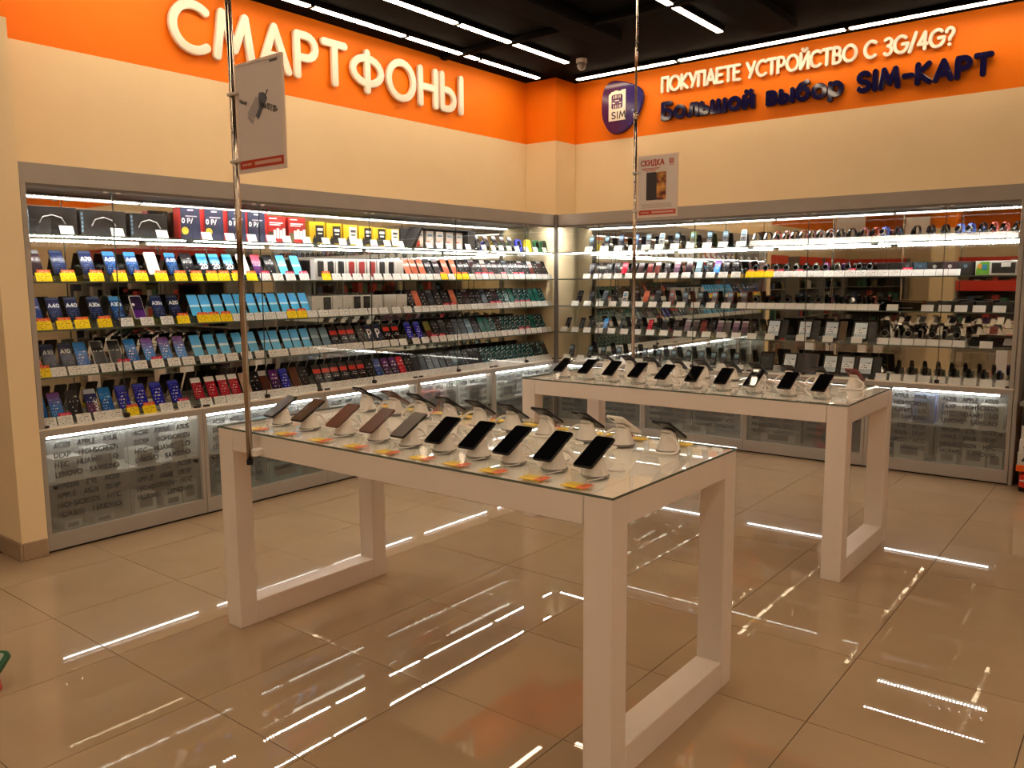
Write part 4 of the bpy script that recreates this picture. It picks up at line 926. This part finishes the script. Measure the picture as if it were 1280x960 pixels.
# fourth shelf
for i, (a, k) in enumerate(((.08, 'dark'), (.25, 'dark'), (.36, 'dark'), (.53, 'ui'), (.72, 'dark'), (.9, 'dark'), (1.03, 'red'), (1.18, 'slate'), (1.30, 'dark'))): add_phone('R', 3, a, k, w_=.055, h_=.115)
for i, a in enumerate((1.42, 1.50, 1.58, 1.66, 1.74, 1.81, 1.89, 1.97, 2.04)): add_phone('R', 3, a, ['lilac', 'darkr', 'maroon', 'dark', 'lilac', 'darkr', 'lilac', 'lilac', 'dark'][i], w_=.062, h_=.125)
tag_run('R', 3, .06, 2.06, 15, w_=.085)
def tablet(s, a, label, w_=.125, h_=.17, screen=True, cover=None, frame=blackM, lean=R(22)):
    loc, rz = spot('R', s, a, .09); t = thing('tablet', label, 'tablet', loc, rz)
    T = lean_T(lean, .012); Ti = T.inverted()
    MB().prism(rrect(w_, h_, .008, 3, 0, h_ / 2), 0, .009, .0015, T).build('body', frame, t)
    MB().prism(rrect(w_ - .03, h_ - .035, .002, 2, 0, h_ / 2 + .004), -.001, .0005, 0, T).build('screen', screenGr if screen else boxDk, t, uv=lambda v: ((Ti @ v).x / (w_ - .03) + .5, ((Ti @ v).z - .02) / (h_ - .035)))
    MB().box(-.045, .045, -.012, .08, 0, .004).box(-.04, .04, -.014, .0, .004, .014).box(-.03, .03, .055, .06, .004, .1).build('stand', acrylM, t)
    if cover: MB().prism(rrect(w_ * .45, h_, .006, 2, w_ * .74, h_ / 2), .0, .006, .001, T).build('folded_cover', cover, t)
brn = mat('cover_brown', (.10, .055, .02), .6); dkc = mat('cover_black', (.02, .02, .022), .6)
tablet(3, 2.23, 'light-screened e-reader with black cover, first on the fourth right shelf', cover=dkc)
tablet(3, 2.50, 'light-screened e-reader with black cover, second on the fourth right shelf', cover=dkc)
tablet(3, 2.72, 'light-screened e-reader with folded brown cover on the fourth right shelf', cover=brn)
tablet(3, 2.95, 'light-screened e-reader with black cover, last on the fourth right shelf', cover=dkc)
for a in (2.22, 2.49, 2.71, 2.94): add_tag('R', 3, a, .085, back=.05)
for i, a in enumerate((3.15, 3.235, 3.32, 3.405, 3.49, 3.575, 3.66)): watch(3, a, [0, 3, 0, 3, 0, 3, 0][i], i % 2 == 0, big=1.35)
tag_run('R', 3, 3.14, 3.68, 7, (), (3,))
loc, rz = spot('R', 3, 3.89, .06); t = thing('graphics_tablet', 'flat black drawing tablet with pale end on the fourth right shelf', 'tablet', loc, rz)
T = Matrix.Rotation(R(35), 4, 'X')
MB().prism(rrect(.30, .13, .015, 4), -.004, .004, .001, Matrix.Translation((0, .07, .04)) @ Matrix.Rotation(-R(65), 4, 'X')).build('body', blackG, t)
MB().prism(rrect(.07, .1, .01, 3, .108, 0), -.006, -.0042, 0, Matrix.Translation((0, .07, .04)) @ Matrix.Rotation(-R(65), 4, 'X')).build('pale_end', capM, t)
MB().box(-.1, .1, .09, .1, 0, .045).build('stand', acrylM, t)
add_tag('R', 3, 3.86, .085)
# bottom level
for i, (a, c) in enumerate(((.12, 'violet'), (.35, 'black'), (.5, 'black'), (.68, 'charcoal'), (.85, 'charcoal'), (.97, 'charcoal'), (1.12, 'black'), (1.28, 'charcoal'), (1.43, 'black'), (1.56, 'charcoal'), (1.68, 'black'), (1.78, 'charcoal'), (1.9, 'black'))): keypad_phone(4, a, c, kpc[c], w_=.054, h_=.125)
tag_run('R', 4, .1, 1.95, 12, w_=.085)
tablet(4, 2.18, 'dark blank e-reader, first on the bottom right shelf', screen=False)
tablet(4, 2.38, 'light-screened e-reader beside the blank one, bottom right shelf', cover=dkc)
tablet(4, 2.56, 'plum-covered reader on the bottom right shelf', screen=False, frame=mat('reader_plum', (.07, .04, .045), .5))
tablet(4, 2.72, 'light-screened e-reader beside the plum one, bottom right shelf', cover=dkc)
tablet(4, 2.86, 'light-screened e-reader, second from last on the bottom right shelf', cover=dkc)
tablet(4, 3.0, 'blue-tinted e-reader, last on the bottom right shelf', cover=dkc)
for i in range(9): watch(4, 3.15 + .1 * i, [0, 0, 0, 0, 6, 0, 0, 0, 4][i], False, big=1.2)
tag_run('R', 4, 3.14, 3.98, 9, (), (0, 1))
if tag_rest.v:
    o = tag_rest.build('price_card_run', tagW); o['kind'] = 'stuff'; o['label'] = 'white price cards along the lower right showcase shelves'; o['category'] = 'price cards'

# ------------------------------------------------------------------ display tables
def table(label, x0, x1, y0, y1):
    H = .904; t = thing('display_table', label, 'table', ((x0 + x1) / 2, (y0 + y1) / 2, 0))
    a, b = (x1 - x0) / 2, (y1 - y0) / 2; lx, ly = .10, .088; zt = H - .008; za = .806
    for sx in (-1, 1):
        for sy in (-1, 1):
            xx = sorted((sx * a, sx * (a - lx))); yy = sorted((sy * b, sy * (b - ly)))
            MB().cbox(xx[0], xx[1], yy[0], yy[1], 0, zt, .0025).build('leg', whiteP, t)
        xx = sorted((sx * a, sx * (a - lx)))
        MB().cbox(xx[0], xx[1], -b + ly, b - ly, 0, .105, .0025).build('bottom_rail', whiteP, t)
        MB().cbox(xx[0], xx[1], -b + ly, b - ly, za, zt, .0025).build('end_rail', whiteP, t)
    for sy in (-1, 1):
        yy = sorted((sy * b, sy * (b - .02)))
        MB().cbox(-a + lx + .003, a - lx - .003, yy[0], yy[1], za, zt, .0025).build('apron', whiteP, t)
    MB().box(-a + lx + .002, a - lx - .002, -b + .022, b - .022, zt - .02, zt - .001).build('top_panel', panelW, t)
    g = MB().add([(-a - .002, -b - .002, H), (a + .002, -b - .002, H), (a + .002, b + .002, H), (-a - .002, b + .002, H)], [(0, 1, 2, 3)]).build('glass_top', clearM, t)
    mb = MB(); e = .002
    mb.box(-a - e, a + e, -b - e - .0004, -b - e, zt + .0004, H); mb.box(-a - e, a + e, b + e, b + e + .0004, zt + .0004, H)
    mb.box(-a - e - .0004, -a - e, -b - e, b + e, zt + .0004, H); mb.box(a + e, a + e + .0004, -b - e, b + e, zt + .0004, H)
    mb.build('glass_rim', edgeM, g)
T1 = (1.666, 3.668, -4.904, -4.033); T2 = (1.674, 3.689, -2.740, -1.8905)
table('near white display table with glass top and open frame legs', *T1)
table('far white display table with glass top, nearer the right showcases', *T2)
TZ = .9045
cloth = {}
tM = {'black': blackG, 'brown': mat('glass_brown_reflection', (.06, .014, .007), .22, spec=.2), 'umber': mat('glass_umber_reflection', (.02, .011, .007), .22, spec=.2), 'maroon': mat('glass_maroon', (.14, .012, .012), .15), 'white': whitePl, 'purple': mat('glass_purple', (.03, .012, .035), .1)}  # brown and umber: front-row screens with brown reflections painted into the base colour
TILT = R(61)                       # display tipped back from upright
def stand_and_phone(x, y, rz, colour, lab_s, lab_p, bend, lighter=False):
    t = thing('phone_stand', lab_s, 'stand', (x, y, TZ), rz, 'white cone stands on the tables')
    place('cone', cached('cone', lambda: MB().lathe([(.043, .006), (.041, .012), (.033, .035), (.027, .058), (.024, .066), (0, .066)], 18).mesh('cone', whitePl, smooth=False)), t)
    place('base_ring', cached('bring', lambda: MB().lathe([(.044, 0), (.0455, .002), (.0455, .005), (.043, .0065)], 18).mesh('base_ring', greyPl)), t)
    Th = Matrix.Translation((0, -.002, .071)) @ Matrix.Rotation(-TILT, 4, 'X')
    place('head_plate', cached('hplate', lambda: MB().prism(rrect(.044, .05, .012, 3), .0, .010, .002, Th).mesh('head_plate', whitePl)), t)
    def cab():
        e = 1 if bend > 0 else -1
        ctl = [(0, .012, .062), (e * .03, .03, .058), (e * .062, .035, .035), (e * .066, .055, .010), (e * .03, .075, .0055), (-e * .02, .078, .0055), (-e * .045 * abs(bend), .095, .0055), (-e * .03, .12, .0055)]
        pts = []
        for k in range(len(ctl) - 1):
            p0, p1, p2, p3 = ctl[max(k - 1, 0)], ctl[k], ctl[k + 1], ctl[min(k + 2, len(ctl) - 1)]
            for q in range(4):
                u = q / 4
                pts.append(tuple(.5 * (2 * p1[d] + (p2[d] - p0[d]) * u + (2 * p0[d] - 5 * p1[d] + 4 * p2[d] - p3[d]) * u * u + (3 * p1[d] - p0[d] - 3 * p2[d] + p3[d]) * u ** 3) for d in range(3)))
        pts.append(ctl[-1])
        return MB().tube(pts, .005, 6).mesh('security_cable', whitePl)
    place('security_cable', cached(('cab', bend), cab), t)
    place('charge_lead', cached('lead', lambda: MB().tube([(0, -.069, .031), (.003, -.085, .026), (.012, -.092, .012), (.028, -.08, .004), (.042, -.045, .004), (.046, -.02, .005)], .0018, 5).mesh('charge_lead', whitePl)), t)
    p = thing('smartphone', lab_p, 'smartphone', (x, y, TZ), rz, 'smartphones on the table stands')
    T = Matrix.Translation((0, -.004, .0735)) @ Matrix.Rotation(-TILT, 4, 'X')
    fr = {'white': whitePl, 'maroon': mat('case_maroon', (.22, .012, .012), .3), 'brown': mat('case_brown', (.10, .03, .015), .3)}.get(colour, blackM)
    place('body', cached(('tb', fr.name), lambda: MB().prism(rrect(.074, .152, .009, 4), -.009, -.0005, .0018, T).mesh('body', fr)), p)
    place('screen', cached(('tsn', colour), lambda: MB().prism(rrect(.069, .146, .007, 4), -.0095, -.0085, 0, T).mesh('screen', tM[colour])), p)
    place('camera_bump', cached('cbump', lambda: MB().prism(rrect(.018, .026, .006, 3, .02, .056), -.0006, .0012, 0, T).mesh('camera_bump', blackM)), p)
    place('side_button', cached('sbut', lambda: MB().box(.0368, .0378, -.006, -.003, .01, .028, T).mesh('side_button', greyPl)), p)
    return t, p
def card(x, y, rz, lab, yellow=True, red=True):
    t = thing('price_card_holder', lab, 'price card', (x, y, TZ), rz, 'price cards lying on the tables')
    place('card', cached(('tcard', yellow), lambda: MB().box(-.04, .04, -.028, .028, .0, .0015).mesh('card', yelM if yellow else boxWh)), t)
    if red: place('red_end', cached('tred', lambda: MB().box(.016, .046, -.026, .03, .0016, .0024).mesh('red_end', orcM)), t)
    place('clear_holder', cached('tch', lambda: MB().add([(-.038, .03, .0), (.038, .03, 0), (.038, .02, .035), (-.038, .02, .035), (-.038, -.01, .0025), (.038, -.01, .0025)], [(0, 1, 2, 3), (2, 3, 4, 5)]).mesh('clear_holder', acrylM)), t)
POSL = lambda i, n_: 'leftmost' if i == 0 else ('rightmost' if i == n_ - 1 else ORD[i + 1] + ' from left')
CN = {'black': 'black', 'brown': 'reddish-brown-sheened', 'umber': 'dark-brown-reflecting', 'maroon': 'maroon', 'white': 'white', 'purple': 'dark purple'}
def rows(tb, nm, fx, fcol, bx, bcol):
    x0, x1, y0, y1 = tb
    for i, (x, c) in enumerate(zip(fx, fcol)):
        stand_and_phone(x, y0 + .195, R([-3, 1, 3, 0, -2, 4, 2, -3, -1, -3][i]), c, 'white cone stand in the front row of the %s table, %s' % (nm, POSL(i, 10)), '%s phone facing the camera, front row of the %s table, %s' % (CN[c], nm, POSL(i, 10)), (-1, 1, .6)[i % 3])
        card(x + .02, y0 + .055, R(2 * (i % 3) - 2), 'yellow card before the %s front phone of the %s table' % (POSL(i, 10), nm) if nm == 'near' else 'pale card before the %s front phone of the far table' % POSL(i, 10), nm == 'near', nm == 'near')
    for i, (x, c) in enumerate(zip(bx, bcol)):
        stand_and_phone(x, y1 - .195, R(180 - 4 + (i * 53 % 9)), c, 'white cone stand in the back row of the %s table, %s' % (nm, POSL(i, 10)), '%s phone facing away, back row of the %s table, %s' % (CN[c], nm, POSL(i, 10)), (-1, 1, .6)[i % 3])
        card(x - .02, y1 - .055, R(180), 'yellow card behind the %s back-row phone of the near table' % POSL(i, 10) if nm == 'near' else 'pale card behind the %s back-row phone of the far table' % POSL(i, 10), nm == 'near', i % 2 == 0)
rows(T1, 'near', [1.86, 2.05, 2.275, 2.48, 2.655, 2.83, 2.995, 3.155, 3.325, 3.485], ['umber', 'umber', 'brown', 'brown', 'umber', 'black', 'black', 'black', 'black', 'black'],
     [1.87, 2.065, 2.235, 2.415, 2.59, 2.77, 2.945, 3.14, 3.30, 3.49], ['black', 'brown', 'black', 'black', 'black', 'black', 'black', 'purple', 'white', 'black'])
rows(T2, 'far', [1.864, 2.048, 2.229, 2.409, 2.591, 2.779, 2.959, 3.135, 3.324, 3.503], ['black'] * 10,
     [1.91, 2.085, 2.254, 2.44, 2.617, 2.808, 2.971, 3.165, 3.345, 3.531], ['black'] * 9 + ['maroon'])

# ------------------------------------------------------------------ poles and posters
def pole(label, x, y, side):
    t = thing('poster_pole', label, 'pole', (x, y, 0))
    MB().lathe([(.0125, .79), (.0125, 2.62)], 14).build('lower_tube', chromeM, t, smooth=True)
    MB().lathe([(.0085, 2.62), (.0085, ZC)], 12).build('upper_tube', chromeM, t, smooth=True)
    MB().lathe([(.015, 2.60), (.016, 2.61), (.016, 2.64), (.010, 2.65)], 14).build('joint', chromeM, t, smooth=True)
    MB().lathe([(.0145, .78), (.0145, .80), (.0125, .802)], 14).build('end_cap', blackM, t)
    s = side
    MB().cbox(.0, .034, min(0, s * .046), max(0, s * .046), .815, .845, .004).build('clamp', whitePl, t)
    for z in (1.985, 2.24): MB().cbox(-.016, .045, -.016, .016, z, z + .012, .002).build('clip', capM, t)
p1 = (1.965, T1[2] - .047); p2 = (1.968, T2[3] + .047)
pole('chrome pole clamped to the front of the near table', *p1, 1)
pole('chrome pole clamped to the back of the far table', *p2, -1)
posterG = mat('poster_paper', (.62, .56, .52), .4)
def poster(label, x, y):
    t = thing('poster', label, 'poster', (x + .022, y, 1.942))
    MB().box(.006, .296, -.002, .002, .006, .404).build('sheet', posterG, t)
    f = MB()
    for q in ((0, .302, 0, .010), (0, .302, .400, .410), (0, .010, .010, .400), (.292, .302, .010, .400)): f.box(q[0], q[1], -.004, .004, q[2], q[3])
    f.build('frame', mat('poster_frame', (.70, .58, .50), .4), t)
    rb = MB().box(.013, .289, -.0028, -.002, .016, .048).build('red_footer', redM, t)
    MB().box(.11, .275, -.0034, -.0028, .026, .039).build('footer_print', mat('print_pinkish', (.62, .35, .28), .5), rb)
    mb = MB()
    for q in range(4): mb.box(.028 + q * .016, .040 + q * .016, -.0034, -.0028, .028, .036)
    mb.build('footer_marks', mat('print_pinkish'), rb)
    return t
t = poster('grey phone poster on the pole of the near table', *p1)
y = -.003
mb = MB(); mb.face([(.125, y, .21), (.145, y, .19), (.205, y, .262), (.185, y, .285), (.155, y, .288)]); mb.build('phone_print', mat('print_slate_blue', (.10, .105, .14), .5), t)
mb = MB(); mb.face([(.075, y - .0003, .22), (.12, y - .0003, .195), (.165, y - .0003, .25), (.135, y - .0003, .278)]); mb.face([(.075, y - .0006, .205), (.105, y - .0006, .178), (.118, y - .0006, .19), (.085, y - .0006, .217)]); mb.build('phone_back_print', mat('print_silver', (.36, .33, .33), .5), t)
mb = MB(); mb.box(.188, .215, y - .001, y, .278, .283, Matrix.Translation((.2, 0, .28)) @ Matrix.Rotation(R(-50), 4, 'Y') @ Matrix.Translation((-.2, 0, -.28))); mb.build('stylus_print', inkB, t)
mb = MB(); flat_text(mb, 'Note10 | 10+', .021, .150, .240, .0033, y - .0008, sx=.0178, ang=R(-19), gap=.2, space=.3); mb.build('lettering', inkB, t)
mb = MB(); flat_text(mb, 'GALAXY', .011, .028, .268, .0026, y - .0008, sx=.0095, ang=R(-19)); flat_text(mb, 'SAMSUNG', .008, .225, .387, .002, y, sx=.008); mb.build('small_lettering', inkB, t)
t = poster('sale poster with dark phone picture on the pole of the far table', *p2)
mb = MB(); flat_text(mb, 'СКИДКА', .034, .026, .343, .0075, y, sx=.034, gap=.22); mb.build('headline', redM, t)
mb = MB()
for z, a, b_ in ((.322, .03, .17), (.315, .035, .16), (.305, .06, .14)): mb.box(a, b_, y, y + .0005, z, z + .004)
mb.build('small_print', redM, t)
lg = MB().box(.238, .27, y - .0005, y, .348, .377).build('logo_square', redM, t); mb = MB(); mb.box(.244, .248, y - .001, y - .0006, .355, .37); mb.box(.252, .256, y - .001, y - .0006, .355, .365); mb.box(.26, .264, y - .001, y - .0006, .355, .37); mb.box(.244, .264, y - .001, y - .0006, .367, .37); mb.build('logo_mark', posterG, lg)
MB().box(.24, .268, y, y + .0005, .336, .340).build('logo_caption', redM, t)
mb = MB(); mb.face([(px, y, pz) for px, pz in rrect(.075, .185, .008, 3, .105, .205)]); mb.face([(px, y - .0003, pz) for px, pz in rrect(.03, .18, .006, 3, .14, .204)]); mb.build('dark_phone_print', mat('print_ink_blue', (.022, .016, .022), .4), t)
fm = mat('print_ember', rough=.4); n, l, b = nodes(fm); tc = n.new('ShaderNodeTexCoord'); no = n.new('ShaderNodeTexNoise'); no.inputs['Scale'].default_value = 14; l.new(tc.outputs['Object'], no.inputs['Vector'])
cr = n.new('ShaderNodeValToRGB'); cr.color_ramp.elements[0].position = .42; cr.color_ramp.elements[0].color = (.10, .008, .008, 1); cr.color_ramp.elements[1].position = .7; cr.color_ramp.elements[1].color = (.7, .33, .06, 1); l.new(no.outputs['Fac'], cr.inputs[0]); l.new(cr.outputs[0], b.inputs['Base Color'])
mb = MB(); mb.face([(px, y - .0006, pz) for px, pz in rrect(.07, .185, .007, 3, .182, .204)]); mb.build('ember_phone_print', fm, t)
mb = MB()
for z in (.062, .07, .078, .086): mb.box(.03, .26, y, y + .0005, z, z + .0035)
mb.build('caption_print', mat('print_taupe', (.4, .33, .29), .5), t)

# ------------------------------------------------------------------ neighbouring shelf at the right frame edge and odd item at the left edge
t = thing('orange_shelf', 'orange metal shelf unit at the right frame edge beside the showcase', 'shelf', (4.13, -.2, 0))
MB().cbox(0, .9, 0, .40, .155, .20, .004).build('shelf_board', orP, t); MB().cbox(0, .9, 0, .40, .62, .65, .004).build('shelf_board', greyPl, t)
MB().box(0, .9, .41, .44, 0, 1.3).build('back_board', greyPl, t); MB().cbox(.02, .88, .05, .4, 0, .03, .004).build('base_tray', blackM, t)
for x in (.0, .86): MB().box(x, x + .04, .402, .41, 0, 1.3).build('upright', blackM, t)
for k in range(3):
    o = MB().cbox(0, .22, 0, .16, 0, .092, .003).build('appliance_box', boxWh, loc=(4.135 + .006 * k, -.19 + .004 * k, .2005 + k * .0925))
    tag(o, 'white printed box on the orange shelf, %s of the stack' % ('bottom', 'middle', 'top')[k], 'box', 'white boxes on the orange shelf')
    MB().tube([(.03, -.003, .03), (.05, -.003, .06), (.08, -.003, .06), (.10, -.003, .03)], .008, 6).build('product_print', inkB, o); MB().box(.12, .2, -.0015, 0, .02, .03).build('text_print', inkG, o)
o = MB().cbox(0, .18, 0, .14, 0, .09, .01).build('black_box', boxBk, loc=(4.14, -.17, .479)); tag(o, 'small black box on top of the white box stack', 'box'); MB().box(.02, .16, -.001, 0, .04, .05).build('band', greyPl, o)
o = MB().cbox(0, .25, 0, .2, 0, .1, .012).build('red_case', redGl, loc=(4.15, -.17, .0305)); tag(o, 'glossy red case under the orange shelf', 'case'); MB().cbox(.005, .245, -.004, .0, .05, .06, .001).build('lid_seam', boxWh, o)
t = thing('floor_toy', 'green-rimmed grey panel on a red foot cut off by the left frame edge', 'toy', (1.50, -5.80, 0), R(35))
gm = mat('rim_green', (.01, .09, .035), .35)
MB().lathe([(.03, 0), (.034, .006), (.028, .05), (.022, .085)], 14).build('foot', mat('foot_red', (.45, .05, .015), .4), t)
Tp = Matrix.Translation((0, 0, .11)) @ Matrix.Rotation(-R(60), 4, 'X')
MB().prism(rrect(.12, .10, .02, 4), -.012, .012, .004, Tp).build('rim', gm, t); MB().prism(rrect(.09, .07, .012, 4), -.014, -.0122, 0, Tp).build('panel', mat('panel_grey', (.35, .35, .28), .4), t)

# ------------------------------------------------------------------ the rest of the shop, seen in the mirrors
rackCols = [mat('goods_%d' % i, c, .6) for i, c in enumerate(((.05, .045, .04), (.35, .03, .02), (.4, .38, .34), (.03, .05, .12), (.12, .10, .05), (.02, .09, .05)))]
def rack(label, x, y, rz, L=1.8, H=2.1, seed=0, red=True):
    t = thing('wall_rack', label, 'rack', (x, y, 0), rz, 'racks on the far side of the shop')
    MB().box(-L / 2, L / 2, 0, .03, 0, H).build('back_panel', mat('rack_back', (.06, .045, .035), .6), t)
    for s in (-1, 1): MB().box(s * L / 2 - .02, s * L / 2 + .02, -.4, .03, 0, H).build('upright', greyPl, t)
    if red: MB().cbox(-L / 2, L / 2, -.42, -.38, H - .22, H, .004).build('header', redGl, t)
    rnd = random.Random(seed)
    for k in range(5):
        z = .12 + k * .38
        MB().box(-L / 2 + .02, L / 2 - .02, -.38, 0, z - .02, z).build('shelf_board', greyPl, t)
    for ci in range(len(rackCols)):
        g = MB()
        for k in range(5):
            z = .12 + k * .38
            for q in range(11):
                if rnd.randrange(len(rackCols)) == ci:
                    x0_ = -L / 2 + .05 + q * .155; hh = rnd.uniform(.1, .27); g.box(x0_, x0_ + .13, -.34, -.1, z, z + hh)
        if g.v:
            o = g.build('stacked_goods', rackCols[ci], t); o['kind'] = 'stuff'
for i, x in enumerate((5.95, 7.85, 9.2)):
    rack('tall dark rack with red header right of the orange shelf, %s' % ORD[i + 1], x, .31, 0, L=1.8 if i < 2 else .8, seed=60 + i)
for i, x in enumerate((-2.2, .9, 2.8, 5.6, 7.3, 9.3)):
    rack('tall dark rack with red header along the far end wall, %s' % ORD[i + 1], x, -19.9, R(180), seed=i)
for i, yy in enumerate((-2.2, -4.2, -6.2, -8.6, -13, -15)):
    rack('tall dark rack with red header on the right side wall, %s' % ORD[i + 1], 10.1, yy, R(-90), seed=20 + i)
for i, yy in enumerate((-6.6, -8.5, -10.6, -12.5, -15.2, -17.3)):
    rack('tall dark rack with red header on the left side wall, %s' % ORD[i + 1], -3.12, yy, R(90), seed=80 + i)
for i, (x, yy) in enumerate(((2.2, -13.0), (5.2, -13.0), (7.6, -10.4))):
    rack('low gondola rack in the middle of the shop, %s' % ORD[i + 1], x, yy, R(180), H=1.45, seed=40 + i, red=i != 1)
